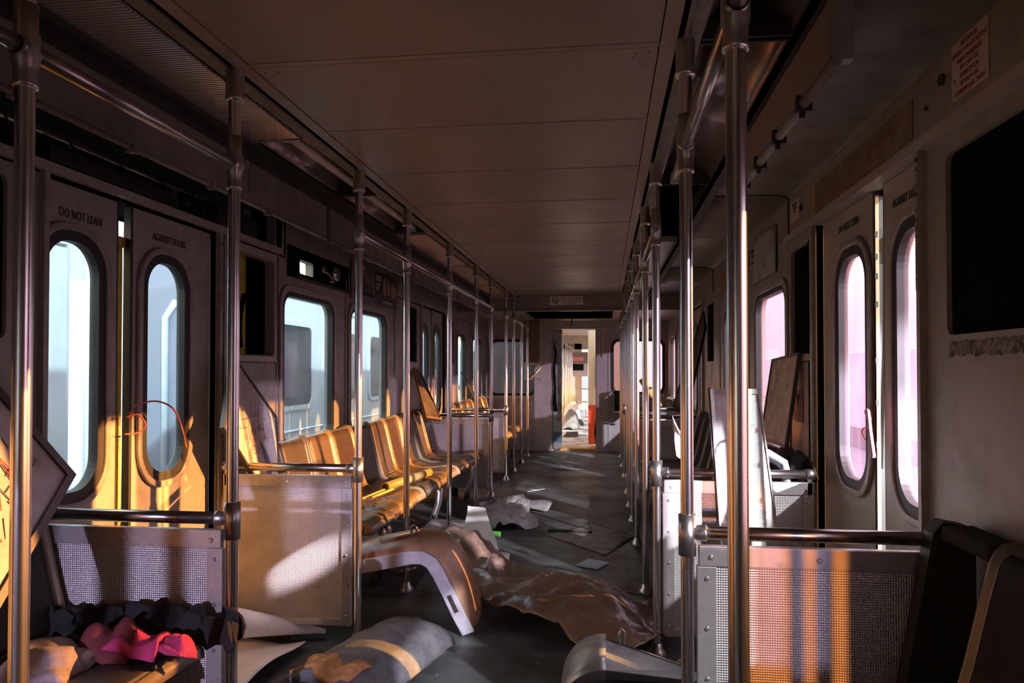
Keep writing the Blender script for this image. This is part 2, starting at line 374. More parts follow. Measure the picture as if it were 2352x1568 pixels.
# right cove: flat then curved to the wall
def cove(sgn, y0, y1, name, x_in):
    b = MB(); W = WR if sgn > 0 else WL
    prof = [(x_in, 2.125)]+[(W-sgn*0.14+sgn*0.14*math.sin(a), 2.125-0.028*(1-math.cos(a))) for a in [PI/2*k/8 for k in range(9)]]
    def fn(u, v):
        i = u*(len(prof)-1); k = min(int(i), len(prof)-2); t = i-k
        return (prof[k][0]*(1-t)+prof[k+1][0]*t, y0+(y1-y0)*v, prof[k][1]*(1-t)+prof[k+1][1]*t)
    b.grid(fn, len(prof)-1, 1)
    return b.build(name, covem, solid=0.008)
for k, (y0, y1) in enumerate([(-2, 1.2), (1.203, 3.895), (3.905, 6.55), (6.56, 9.0)]):
    c = cove(1, y0, y1, 'ceiling', 0.53); tag(c, 'right curved ceiling cove', None, kind='structure')
b = MB()
for y in (3.90, 6.555):
    prof = [(0.53, y, 2.121)]+[(WR-0.14+0.137*math.sin(a), y, 2.121-0.028*(1-math.cos(a))) for a in [PI/2*k/8 for k in range(9)]]
    b.tube(prof+[(WR-0.003, y, 1.90)], 0.005, 8)
tag(b.build('trim_4', darkm), 'dark joints of the right cove', None, kind='structure')
# right fixture recess
b = MB()
b.box(0.50, 0.545, YR, 9.0, 2.085, 2.125)
b.box(0.50, 0.512, YR, 9.0, 2.08, 2.2)
tag(b.build('trim_5', darkm), 'dark channel along the right light fixtures', None, kind='structure')

# ------------------------------------------------------------------ light fixtures
def fixture(y0, y1, side, cover, label, mref=reflm):
    xa, xb = (-1.365, -1.168) if side < 0 else (0.265, 0.50)
    t = empty('light_fixture', ((xa+xb)/2, (y0+y1)/2, CZ), label, 'light fixture', 'ceiling light fixtures')
    b = MB()
    if cover:
        child(MB().box(xa, xb, y0, y1, CZ-0.012, CZ-0.004).build('diffuser', diffm), t)
        child(MB().box(xa, xb, y0-0.012, y0, CZ-0.02, CZ+0.02).box(xa, xb, y1, y1+0.012, CZ-0.02, CZ+0.02).build('end_strip', trimm), t)
    else:
        def fn(u, v):
            a = u*PI
            return ((xa+xb)/2-(xb-xa)/2*math.cos(a), y0+(y1-y0)*v, CZ+0.004+0.075*math.sin(a))
        child(MB().grid(fn, 12, 1).build('reflector', mref, solid=0.003), t)
        xt = (xa+xb)/2+(0.03 if side < 0 else -0.05)
        child(MB().tube([(xt, y0+0.05, CZ+0.02), (xt, y1-0.05, CZ+0.02)], 0.019, 16).build('fluorescent_tube', tubem), t)
        child(MB().box(xt-0.02, xt+0.02, y0+0.012, y0+0.05, CZ-0.005, CZ+0.045).box(xt-0.02, xt+0.02, y1-0.05, y1-0.012, CZ-0.005, CZ+0.045).build('socket', trimm), t)
        child(MB().box(xa, xb, y0, y0+0.01, CZ-0.008, CZ+0.08).box(xa, xb, y1-0.01, y1, CZ-0.008, CZ+0.08).build('end_plate', darkm), t)
    return t
fixture(1.36, 2.71, -1, True, 'ceiling light over the near left doors, its ribbed diffuser still fitted')
fixture(-0.6, 1.32, -1, True, 'ceiling light at the extreme top left, ribbed diffuser cut off by the frame')
fixture(2.73, 3.65, -1, False, 'open left ceiling light with a bare tube, just past the near left doors')
fixture(3.67, 4.70, -1, False, 'open left ceiling light with a bare tube, above the first side window')
fixture(4.74, 6.2, -1, True, 'glossy covered left ceiling light above the second side window')
fixture(6.24, 7.6, -1, True, 'glossy covered left ceiling light by the far left doors')
fixture(7.64, 8.98, -1, True, 'last left ceiling light before the bulkhead')
fixture(0.3, 2.05, 1, False, 'open right ceiling light with a bare tube, nearest at the top right')
fixture(2.07, 3.65, 1, False, 'open right ceiling light over the near right doors, reflector glowing red-orange')
for y0, y1, l in ((5.2, 6.9, 'covered right ceiling light half hidden by the pole row'), (7.0, 8.95, 'covered right ceiling light nearest the bulkhead')):
    fixture(y0, y1, 1, True, l)

tag(MB().tube([(-1.365, 2.715, 2.12), (-1.362, 2.715, 2.03), (-1.372, 2.715, 1.985), (-1.37, 2.715, 1.92)], 0.0018, 6).build('dangling_wire', darkm), 'thin dark wire dangling from the end of the left ribbed ceiling light', 'wire')
# right hanging fascia with clips
t = MB().box(0.515, 0.53, 1.78, 2.87, 1.935, 2.09).build('hanging_cover', mat('ribbed_cover', (0.32, 0.24, 0.17), 0.5))
pattern(MATS['ribbed_cover'], 'dots_yz', 0.011, 0.5, 0.6)
tag(t, 'brown ribbed light cover hanging open above the near right doors', 'light cover')
bd = MB().tube([(0.523, 1.75, 1.93), (0.523, 2.88, 1.93)], 0.014, 12); bd.build('bottom_tube', covem, t)
cl = MB()
for y in (2.02, 2.30, 2.58, 2.85): cl.box(0.503, 0.543, y, y+0.02, 1.908, 1.95).box(0.512, 0.526, y+0.005, y+0.015, 1.893, 1.91)
cl.build('clips', darkm, t)
MB().box(0.512, 0.56, 1.745, 1.78, 1.93, 2.10).build('end_cap', covem, t)

# ------------------------------------------------------------------ side walls
def side(s):
    W = WL if s < 0 else WR; nm = 'left' if s < 0 else 'right'
    o = W+s*0.05
    doors = [(2.18, 3.25), (7.12, 8.22)] if s < 0 else [(2.31, 3.42), (7.22, 8.32)]
    d1, d2 = doors
    # (y0, y1, hole) below the header
    segs = [(YR, 0.30, None),  # walls behind the camera kept windowless to darken the near end
            (0.30, 1.55, (0.45, 1.38, 0.80, 1.66, 0.09) if s > 0 else None), (1.55, d1[0]-0.07, (1.66, d1[0]-0.15, 1.32, 1.815, 0.03)), (d1[0]-0.07, d1[0], None),
            (d1[1], d1[1]+0.14, None), (d1[1]+0.14, 3.89, (3.46, 3.85, 1.305, 1.815, 0.02)),
            (3.89, 4.98, (3.97, 4.72, 0.80, 1.655, 0.09)), (4.98, 6.20, (5.08, 5.92, 0.80, 1.655, 0.09)),
            (6.20, d2[0]-0.1, (6.55, 6.97, 1.305, 1.815, 0.02)), (d2[0]-0.1, d2[0], None), (d2[1], d2[1]+0.10, None),
            (d2[1]+0.10, 8.80, (8.42, 8.72, 1.305, 1.815, 0.02)), (8.80, 9.80, (8.93, 9.40, 0.80, 1.655, 0.09)), (9.80, YE+0.05, (9.98, 10.65, 0.80, 1.655, 0.09))]
    b = MB()
    for y0, y1, h in segs:
        if h:
            cut = s < 0 and y0 == 3.89
            out = rr(y0, y1, 0.0, 1.76 if cut else 1.87, 0.0005); inn = rr(*h)
            b.plate(out, inn, X(W), X(o))
            if cut: b.plate(rr(y0, y1, 1.76, 1.895, 0.0005), rr(4.19, 4.40, 1.80, 1.885, 0.015), X(W), X(o))
        else: b.box(W, o, y0, y1, 0, 1.87)
    # joints standing slightly proud: vertical cover strips
    for y in (d1[0]-0.012, d1[1]+0.0, 3.89, 4.98, 6.2, d2[0]-0.012, d2[1], 8.8, 9.8):
        b.box(W-s*0.006, W, y-0.008, y+0.008, 0, 1.87)
    # header
    ytop = [(YR, 9.0)] if s > 0 else [(3.86, 9.0)]
    for y0, y1 in ytop: b.box(W, o, y0, y1, 1.895, 2.12)
    b.box(W, o, 9.0, YE, 1.87, 2.12)
    wl = b.build('wall_'+nm, wallm); tag(wl, None, None, kind='structure')
    # header lip
    MBl = MB().box(W-s*0.028, o, YR, 3.90, 1.868, 1.898).box(W-s*0.028, o, d2[0]-0.12, d2[1]+0.12, 1.868, 1.898).box(W, o, 4.98 if s < 0 else 3.90, 9.0, 1.868, 1.898)
    tag(MBl.build('trim_6' if s < 0 else 'trim_7', doorm), 'projecting header lip along the wall', None, kind='structure')
    # jamb strips
    b = MB()
    for y0, y1 in doors:
        b.box(W-s*0.02, W+s*0.03, y0-0.022, y0, 0, 1.87); b.box(W-s*0.02, W+s*0.03, y1, y1+0.022, 0, 1.87)
        b.box(W-s*0.012, W+s*0.03, y1+0.055, y1+0.068, 0, 1.87)
    tag(b.build('trim_8' if s < 0 else 'trim_9', frame_g), 'door jamb strips', None, kind='structure')
    # outer skin with the same window holes is the wall itself; the pocket holes get black boxes and flush black plates as painted shade
    b = MB()
    for y0, y1, h in segs:
        if h and h[2] > 1:
            b.box(o+s*0.07, o+s*0.08, y0-0.02, y1+0.02, 1.25, 1.87)
            if not (s < 0 and abs(h[0]-3.46) < 0.01): b.slab(rr(h[0], h[1], h[2], h[3], h[4]), X(W+s*0.014), X(W+s*0.02))
            b.box(o, o+s*0.08, y0-0.02, y0-0.01, 1.25, 1.87).box(o, o+s*0.08, y1+0.01, y1+0.02, 1.25, 1.87)
            b.box(o, o+s*0.08, y0-0.02, y1+0.02, 1.24, 1.25).box(o, o+s*0.08, y0-0.02, y1+0.02, 1.868, 1.875)
    if s < 0:   # the black machinery recess above the near left doors
        b.box(W-0.20, W-0.19, YR, 3.95, 1.86, 2.13).box(W-0.20, W, YR, 3.95, 1.862, 1.868).box(W-0.20, W, 3.88, 3.95, 1.868, 2.13)
    b.build('cavity_shade', blackm, wl)
    # windows
    k = 0
    for y0, y1, h in segs:
        if h and h[2] < 1:
            k += 1; hy0, hy1, hz0, hz1, r = h
            fr = MB().plate(rr(hy0-0.055, hy1+0.055, hz0-0.06, hz1+0.06, 0.12), rr(hy0-0.022, hy1+0.022, hz0-0.022, hz1+0.022, r+0.012), X(W-s*0.014), X(W)) \
                .build('window_%d' % (k if s < 0 else k+6), frame_g, bevel=0.005)
            tag(fr, None, None, kind='structure')
            MB().plate(rr(hy0-0.022, hy1+0.022, hz0-0.022, hz1+0.022, r+0.012), rr(hy0+0.004, hy1-0.004, hz0+0.004, hz1-0.004, r-0.005), X(W-s*0.008), X(W+s*0.03)).build('gasket', gasket, fr)
            MB().slab(rr(hy0-0.002, hy1+0.002, hz0-0.002, hz1+0.002, r), X(W+s*0.022), X(W+s*0.027)).build('pane', glass_l if s < 0 else glass_r, fr)
    return wl
wallL = side(-1); wallR = side(1)

# doors: two leaves each, with moulded window surround
def door(n, s, leaves, wins):
    W = WL if s < 0 else WR
    d = empty('door_%d' % n, (W, (leaves[0][0]+leaves[1][1])/2, 0), kind='structure')
    for (y0, y1), (wy0, wy1) in zip(leaves, wins):
        xi, xo = W+s*0.026, W+s*0.060
        z0, z1, r = 0.80, 1.675, 0.12
        lf = MB().plate(rr(y0, y1, 0.005, 1.866, 0.0005), rr(wy0, wy1, z0, z1, r), X(xi), X(xo)).build('door_leaf', doorm)
        child(lf, d)
        MB().plate(rr(wy0-0.058, wy1+0.058, z0-0.058, z1+0.058, r+0.05), rr(wy0-0.030, wy1+0.030, z0-0.030, z1+0.030, r+0.022), X(xi-s*0.016), X(xi)).build('window_surround', frame_g, lf, bevel=0.006)
        MB().plate(rr(wy0-0.032, wy1+0.032, z0-0.032, z1+0.032, r+0.024), rr(wy0+0.006, wy1-0.006, z0+0.006, z1-0.006, r-0.008), X(xi-s*0.008), X(xi+s*0.028)).build('gasket', gasket, lf)
        MB().slab(rr(wy0-0.001, wy1+0.001, z0-0.001, z1+0.001, r), X(xi+s*0.014), X(xi+s*0.019)).build('pane', glass_l if s < 0 else glass_r, lf)
        e = y1 if (y0, y1) == leaves[0] else y0
        q = -1 if e == y1 else 1
        MB().box(xi+s*0.002, xo-s*0.002, e, e-q*0.012, 0.005, 1.866).build('edge_seal', gasket, lf)
    return d
dl1 = door(1, -1, [(2.03, 2.575), (2.672, 3.235)], [(2.205, 2.475), (2.752, 3.025)])
dl2 = door(2, -1, [(7.13, 7.62), (7.69, 8.21)], [(7.22, 7.46), (7.80, 8.05)])
dr1 = door(3, 1, [(2.15, 2.69), (2.795, 3.40)], [(2.25, 2.565), (2.855, 3.175)])
dr2 = door(4, 1, [(7.23, 7.665), (7.705, 8.31)], [(7.30, 7.60), (7.93, 8.20)])

# lettering on the doors
def letters(dr, li, name, s, size, y, z, face, m=ink, sx=1.0):
    lf = [c for c in dr.children if c.name.startswith('door_leaf')][li]
    x = WL-0.0242 if face == 'L' else WR+0.0242
    o = text(name, s, size, (x, y, z), face, m, None, sx)
    o.parent = lf; o.matrix_parent_inverse = (Matrix.Translation(dr.location) @ Matrix.Translation(-dr.location)).inverted()
    return o
letters(dl1, 0, 'lettering', 'DO NOT LEAN', 0.044, 2.275, 1.748, 'L', sx=0.72)
letters(dl1, 1, 'lettering', 'AGAINST DOORS.', 0.042, 2.795, 1.758, 'L', sx=0.72)
letters(dr1, 1, 'lettering', 'DO NOT LEAN', 0.042, 3.18, 1.785, 'R', sx=0.85)
letters(dr1, 0, 'lettering', 'AGAINST DOORS.', 0.040, 2.605, 1.765, 'R', sx=0.75)

def sign(name, x, y0, y1, z0, z1, face, label, cat, m=sticker, grp=None):
    s = 1 if face == 'L' else -1
    o = MB().box(x, x+s*0.0015, y0, y1, z0, z1).build(name, m)
    return tag(o, label, cat, grp)
# vertical step warning strips on the jambs
o = sign('warning_strip', WL+0.0205, 3.252, 3.271, 1.50, 1.84, 'L', 'narrow vertical warning strip on the jamb beside the near left doors', 'label', frame_g)
for k, ch in enumerate('WATCH YOUR STEP'):
    if ch != ' ': text('lettering', ch, 0.019, (WL+0.0225, 3.257, 1.81-k*0.021), 'L', ink, o)
o = sign('warning_strip', WR-0.0205, 2.292, 2.308, 1.46, 1.86, 'R', 'narrow vertical warning strip on the jamb beside the near right doors', 'label', frame_g)
for k, ch in enumerate('WATCH YOUR STEP'):
    if ch != ' ': text('lettering', ch, 0.020, (WR-0.0225, 2.306, 1.835-k*0.025), 'R', ink, o)

# stickers and maps on the right header
o = sign('intercom_sticker', WR-0.001, 1.92, 2.11, 1.94, 2.095, 'R', 'cream sticker with red Spanish lettering high on the right wall', 'sticker')
text('lettering', 'SISTEMA DE\nINTERCOMUNICACION\nPARA PASAJEROS\nEN CASO DE\nEMERGENCIA\nSITUADO AL\nEXTREMO DEL TREN', 0.0185, (WR-0.0032, 2.015, 2.074), 'R', redink, o, 0.9, 'CENTER', 1.12)
text('arrow_mark', '<', 0.022, (WR-0.0032, 2.102, 1.985), 'R', ink, o)
o = sign('route_map', WR-0.001, 2.37, 3.40, 1.925, 2.05, 'R', 'long yellowed route diagram strip above the near right doors', 'map', mat('old_map', (0.22, 0.17, 0.09), 0.5, 0, (12, (0.14, 0.10, 0.05), 0.4, 0.7)))
b = MB(); x = WR-0.0032
def seg_r(b, y0, z0, y1, z1, w=0.0022):
    d = Vector((0, y1-y0, z1-z0)); n = Vector((0, -d.z, d.y)).normalized()*w
    b.add([(x, y0-n.y, z0-n.z), (x, y1-n.y, z1-n.z), (x, y1+n.y, z1+n.z), (x, y0+n.y, z0+n.z)], [(0, 1, 2, 3)])
seg_r(b, 3.36, 1.945, 2.62, 1.955, 0.002); seg_r(b, 2.78, 1.958, 2.70, 1.995); seg_r(b, 2.70, 1.995, 2.50, 2.0)
b.build('route_lines', redink, o, fixn=False)
b = MB()
for k in range(46):
    y = 3.34-k*0.018; z = 1.962+(0.028 if k > 34 else 0.004); seg_r(b, y, z, y-0.012, z+0.03+random.Random(k).random()*0.03, 0.0009)
b.build('station_names', ink, o, fixn=False)
sign('tape_strip', WR-0.001, 3.42, 3.50, 1.915, 2.06, 'R', 'yellowed tape patch at the far end of the route diagram', 'tape', mat('old_tape', (0.33, 0.26, 0.10), 0.5))
o = sign('intercom_sticker', WR-0.001, 3.69, 3.86, 1.955, 2.06, 'R', 'small white intercom notice past the route diagram', 'sticker')
text('lettering', 'INTERCOM\nCOACH\nTO\n<', 0.019, (WR-0.0032, 3.775, 2.035), 'R', ink, o, 1.0, 'CENTER')
for y, z, r, l in ((2.17, 2.03, 0.016, 'dark round lock beside the cream sticker'), (2.27, 1.985, 0.006, 'small screw head between sticker and route diagram'), (3.66, 2.0, 0.014, 'dark round lock beside the small intercom notice')):
    tag(MB().tube([(WR+0.001, y, z), (WR-0.008, y, z)], r, 14).build('wall_lock', darkm), l, 'lock')
o = sign('blue_notice', WR-0.001, 3.65, 3.83, 0.975, 1.13, 'R', 'small violet-blue notice on the right wall past the near doors', 'notice', mat('violet_sticker', (0.17, 0.15, 0.30), 0.5, 0, (30, (0.12, 0.10, 0.22), 0.4, 0.7)))
text('lettering', '|||||\nA', 0.03, (WR-0.0032, 3.74, 1.085), 'R', mat('pale_ink', (0.35, 0.33, 0.5), 0.5), o, 1, 'CENTER')
text('lettering', 'E', 0.05, (WL+0.003, 2.085, 1.80), 'L', ink, sign('letter_plate', WL+0.001, 2.08, 2.12, 1.79, 1.845, 'L', 'letter E marked on the left wall behind the nearest pole', 'sign', wallm))

# bulkhead and NO SMOKING sign
b = MB()
b.box(WL-0.05, WR+0.05, 9.0, 9.05, 1.955, 2.13)
b.box(WL, WR, 8.97, 9.07, 1.945, 1.962)
tag(b.build('wall_bulkhead', wallm), None, None, kind='structure')
sg = tag(MB().box(-0.665, -0.262, 8.993, 8.999, 2.020, 2.124).build('no_smoking_sign', mat('sign_white', (0.88, 0.82, 0.76), 0.5)), 'cream NO SMOKING sign on the bulkhead above the end doorway', 'sign')
text('lettering', 'NO  SMOKING', 0.042, (-0.535, 8.9915, 2.083), 'F', ink, sg, 1.05)
text('small_print', 'SMOKING OR CARRYING LIT TOBACCO\nIS A VIOLATION OF LAW SUBJECT TO FINE\nOR IMPRISONMENT', 0.0165, (-0.40, 8.9915, 2.064), 'F', ink, sg, 0.75, 'CENTER')
b = MB()
pts = [(-0.602+0.038*math.cos(a), 8.991, 2.072+0.038*math.sin(a)) for a in [2*PI*k/24 for k in range(25)]]
b.tube(pts, 0.0045, 6, False); b.tube([(-0.628, 8.991, 2.098), (-0.576, 8.991, 2.046)], 0.004, 6); b.box(-0.625, -0.582, 8.989, 8.992, 2.066, 2.074)
b.build('no_smoking_symbol', ink, sg)

# beyond the bulkhead: lower ceiling with a hole, end wall, doorway
b = MB()
b.box(WL, -1.02, 9.07, YE, 1.965, 1.98).box(0.10, WR, 9.07, YE, 1.965, 1.98)
b.box(-1.02, 0.10, 10.75, YE, 1.965, 1.98)
tag(b.build('ceiling', ceils), 'lowered ceiling beyond the bulkhead', None, kind='structure')
b = MB().box(-1.04, 0.12, 9.05, 10.77, 2.10, 2.12); tag(b.build('ceiling', blackm), 'black opening in the lowered ceiling', None, kind='structure')
for x_, z_, l_ in ((-0.60, 1.93, 'leftmost of the three black wires hanging before the end doorway'), (-0.50, 1.94, 'middle one of the three black wires hanging before the end doorway'), (-0.455, 1.84, 'longest, rightmost of the three black wires hanging before the end doorway')):
    tag(MB().tube([(x_, 10.2, 2.1), (x_, 10.2, z_)], 0.008, 8).build('hanging_wire', blackm), l_, 'wire', 'wires before the end doorway')
E0, E1 = YE, YE+0.05
F_ = lambda y: (lambda a, b: (a, y, b))
b = MB()
b.plate(rr(WL, -1.07, 0, 1.97, 0.0005), rr(-1.74, -1.09, 0.87, 1.66, 0.09), F_(E0), F_(E1))
b.plate(rr(0.05, WR, 0, 1.97, 0.0005), rr(0.13, 0.85, 0.90, 1.66, 0.09), F_(E0), F_(E1))
b.box(-1.07, -0.80, E0-0.02, E1, 0, 1.97)
b.box(-0.80, -0.13, E0, E1, 1.87, 1.97)
b.box(-0.13, 0.05, E0-0.02, E1, 0, 1.97)
b.box(-1.08, -1.06, E0-0.03, E0, 0, 1.97).box(0.045, 0.06, E0-0.03, E0, 0, 1.97)
tag(b.build('wall_end', endm), None, None, kind='structure')
b = MB().box(WL, -1.08, E0-0.05, E0, 0.80, 0.835).box(0.06, WR, E0-0.05, E0, 0.83, 0.865)
tag(b.build('trim_10', trimm), 'sills below the end windows', None, kind='structure')
b = MB()
b.box(-0.80, -0.785, E0-0.01, E0+0.4, 0, 1.87).box(-0.145, -0.13, E0-0.01, E0+0.4, 0, 1.87)
b.box(-0.80, -0.13, E0, E0+0.4, 1.855, 1.87)
tag(b.build('wall_vestibule', doorm), None, None, kind='structure')
b = MB().box(-0.69, -0.13, E0+0.02, E0+0.42, 0.0, 0.035); tag(b.build('trim_11', mat('brass_sill', (0.75, 0.42, 0.15), 0.35, 0.3)), 'bright door sill', None, kind='structure')
for n, (x0, x1, z0, z1, gm) in enumerate([(-1.74, -1.09, 0.87, 1.66, glass_d), (0.13, 0.85, 0.90, 1.66, glass_r)]):
    fr = MB().plate(rr(x0-0.04, x1+0.04, z0-0.04, z1+0.04, 0.11), rr(x0, x1, z0, z1, 0.09), F_(E0-0.012), F_(E0)).build('window_%d' % (13+n), gasket)
    tag(fr, None, None, kind='structure'); MB().slab(rr(x0-0.001, x1+0.001, z0-0.001, z1+0.001, 0.09), F_(E0+0.02), F_(E0+0.026)).build('pane', gm, fr)
# folded end door on the left of the doorway
dd = MB().box(-0.782, -0.655, E0-0.03, E0+0.012, 0.04, 1.85).build('end_door', mat('end_door_paint', (0.30, 0.36, 0.35), 0.45, 0, (9, (0.12, 0.10, 0.09), 0.5, 0.62)))
tag(dd, 'narrow blue-grey end door slid back at the left of the end doorway', 'door')
MB().box(-0.783, -0.654, E0-0.033, E0-0.029, 0.13, 0.29).build('dark_band', blue_b, dd)
MB().box(-0.783, -0.654, E0-0.033, E0-0.029, 0.04, 0.13).build('kick_plate', trimm, dd)
b = MB().box(-0.70, -0.664, E0-0.036, E0-0.029, 1.03, 1.13)
for z, q in ((0.99, 0), (0.94, 0.02), (0.90, 0)): b.box(-0.70+q, -0.692+q, E0-0.036, E0-0.029, z, z+0.008); b.box(-0.674, -0.666, E0-0.036, E0-0.029, z, z+0.008)
b.build('lock_plate', trimm, dd)
b = MB().tube([(-0.77, E0-0.05, 1.6), (-0.745, E0-0.06, 1.5), (-0.76, E0-0.05, 1.38), (-0.77, E0-0.05, 1.2), (-0.755, E0-0.05, 0.95), (-0.765, E0-0.05, 0.75), (-0.745, E0-0.05, 0.6)], [0.012, 0.016, 0.014, 0.02, 0.014, 0.028, 0.03], 8)
tag(b.build('torn_rubber_seal', blackm), 'torn black rubber seal dangling beside the end doorway', 'seal')
o = tag(MB().box(-1.02, -0.90, E0-0.024, E0-0.0205, 1.60, 1.68).build('end_notice', sticker), 'small cream notice on the left end-wall column', 'notice')
text('lettering', 'CAPACITY\n150', 0.02, (-0.96, E0-0.0255, 1.645), 'F', ink, o, 1, 'CENTER')
o = tag(MB().box(-1.52, -1.18, E0-0.004, E0-0.001, 1.74, 1.83).build('window_notice', sticker), 'faded notice above the left end window', 'notice')
text('lettering', 'DO NOT STAND OR\nLEAN ON WINDOW', 0.026, (-1.35, E0-0.006, 1.79), 'F', ink, o, 1, 'CENTER')
o = tag(MB().box(-0.115, 0.04, E0-0.024, E0-0.0205, 1.80, 1.87).build('corner_notice', sticker), 'scraped tan notice at the top right of the end doorway', 'notice')
t = MB().box(-0.05, -0.02, E0-0.045, E0-0.02, 1.42, 1.78).build('emergency_handle', trimm)
tag(t, 'steel pull handle housing right of the end doorway', 'handle')
# hanging brown panel + bracket, left end
t = empty('hanging_board', (-1.15, 10.6, 1.9), 'brown panel hanging down in front of the left end window', 'panel')
child(MB().box(-1.16, -0.93, 10.55, 10.58, 1.33, 1.95).build('board', mat('brown_laminate', (0.17, 0.11, 0.075), 0.45)), t)
child(MB().box(-1.16, -0.93, 10.545, 10.55, 1.30, 1.335).build('perforated_edge', trimm), t)
child(MB().box(-1.15, -0.88, 10.56, 10.75, 1.09, 1.10).tube([(-1.06, 10.6, 1.1), (-0.93, 10.7, 1.27)], 0.012, 8).box(-1.15, -1.14, 10.56, 10.6, 1.1, 1.32).build('bracket', trimm), t)
# junk right of the doorway, in front of the right end window
t = empty('control_box', (0.2, 11.1, 0.8), 'black box on a ledge at the right of the end doorway', 'box')
child(MB().box(0.14, 0.36, 11.0, 11.29, 0.62, 0.92).build('casing', blackm, bevel=0.02), t)
child(MB().box(0.12, 0.38, 10.99, 11.0, 0.60, 0.625).build('edge_strip', trimm), t)
t = MB().tube([(0.62, 8.6, 0.80), (0.42, 8.7, 1.12)], 0.04, 14).build('leaning_tube', yelt); tag(t, 'orange-yellow cylinder leaning on the right benches beyond the far doors', 'tube')
MB().tube([(0.565, 8.63, 0.89), (0.55, 8.635, 0.915)], 0.047, 14).tube([(0.50, 8.66, 0.99), (0.488, 8.666, 1.01)], 0.047, 14).build('bands', darkm, t)

# rear end wall (behind the camera) with slits sized to cut the added rear light into stripes
b = MB()
for xa, xb, wa, wb, za, zb_ in ((WL, -1.47, -1.66, -1.53, 0.7, 1.5), (-1.47, -1.28, -1.42, -1.31, 0.7, 1.5), (-1.28, -0.98, -1.24, -1.02, 0.7, 1.5), (-0.98, -0.55, -0.94, -0.62, 0.7, 1.25),
                           (0.30, 0.485, 0.40, 0.475, 1.05, 1.60), (0.485, 0.54, 0.50, 0.522, 1.02, 1.60), (0.54, WR, 0.552, 0.578, 1.05, 1.55)):
    b.plate(rr(xa, xb, 0, 1.97, 0.0005), rr(wa, wb, za, zb_, 0.01), F_(YR-0.05), F_(YR))
b.box(-0.55, 0.30, YR-0.05, YR, 0, 1.97)
b.box(WL, WR, YR-0.05, YR, 1.95, 2.34)
tag(b.build('wall_rear_slits', wallm), None, None, kind='structure')
# closing pieces above the side walls (outer eaves)
b = MB()
for ya, yb in ((YR, 4.0), (5.3, YE)): b.box(WL-0.22, WL-0.20, ya, yb, 1.85, 2.34).box(WL-0.22, WL, ya, yb, 1.86, 1.868)
b.box(WL-0.05, WL-0.03, 4.0, 5.3, 1.90, 2.34).box(WL-0.22, WL, 3.98, 4.0, 1.86, 2.34).box(WL-0.22, WL, 5.3, 5.32, 1.86, 2.34)
b.box(WR+0.05, WR+0.07, YR, YE, 1.85, 2.34)
b.box(WL-0.22, WR+0.07, YE+0.0, YE+0.05, 1.97, 2.34).box(WL-0.22, WL, YR, YR+0.01, 1.86, 2.34)
tag(b.build('wall_eaves', blackm), None, None, kind='structure')

# ------------------------------------------------------------------ left machinery above the near doors, ad space, poster
t = empty('door_engine', (WL-0.1, 2.6, 1.95), 'dark door mechanism in the open recess above the near left doors', 'door mechanism')
b = MB(); rnd = random.Random(4)
b.box(WL-0.16, WL-0.03, 1.2, 1.75, 1.89, 2.0).box(WL-0.14, WL-0.04, 2.25, 3.0, 1.93, 1.99).box(WL-0.12, WL-0.02, 3.3, 3.7, 1.88, 2.02)
child(b.build('casting', darkm, bevel=0.008), t)
b = MB()
b.tube([(WL-0.05, 1.3, 1.915), (WL-0.05, 3.7, 1.915)], 0.012, 10).tube([(WL-0.09, 1.3, 2.03), (WL-0.09, 3.7, 2.03)], 0.02, 10)
child(b.build('operating_rod', steel_dull), t)
b = MB()
for k in range(9):
    y = 1.5+k*0.27; b.tube([(WL-0.03, y, 2.02), (WL-0.01, y+0.03+rnd.random()*0.05, 1.95), (WL-0.04, y+0.1, 1.9+rnd.random()*0.05)], 0.004, 6)
child(b.build('wiring', darkm), t)
b = MB()
for k in range(22): yy = 1.5+rnd.random()*2.3; zz = 1.9+rnd.random()*0.12; b.tube([(WL-0.035, yy, zz), (WL-0.015, yy, zz)], 0.004+rnd.random()*0.005, 8)
child(b.build('bolt_heads', steel_dull), t)
# pocket opening left: olive board with a round hole and a cable
t = empty('pocket_board', (WL-0.08, 3.65, 1.55), 'olive board with round hole seen inside the open left wall pocket', 'board')
o = MB().plate(rr(3.40, 3.72, 1.26, 1.86, 0.0005), rr(3.525, 3.605, 1.60, 1.72, 0.039), X(WL-0.10), X(WL-0.095)).build('board', olive); child(o, t)
pts = [(WL-0.075, 3.62+0.012*math.sin(k*0.4)+0.004*k, 1.65-k*0.011-0.006*max(0, k-16)) for k in range(24)]
pts = [(WL-0.07, 3.66-0.0065*k+0.0002*k*k, 1.62-k*0.011) for k in range(26)]
b = MB().tube(pts, [0.010 if k % 2 else 0.014 for k in range(26)], 10); tag(b.build('corrugated_hose', blackm), 'black corrugated hose inside the open left wall pocket', 'hose')
tag(MB().plate(rr(3.415, 3.895, 1.27, 1.86, 0.0005), rr(3.455, 3.855, 1.30, 1.82, 0.02), X(WL+0.006), X(WL)).build('opening_surround', doorm, bevel=0.002), 'pale frame around the open left wall pocket past the near doors', 'frame')
tag(MB().plate(rr(3.43, 3.895, 1.27, 1.86, 0.0005), rr(3.455, 3.855, 1.30, 1.82, 0.02), X(WR-0.006), X(WR)).build('opening_surround', wallm, bevel=0.002), 'frame around the dark right wall pocket past the near doors', 'frame')
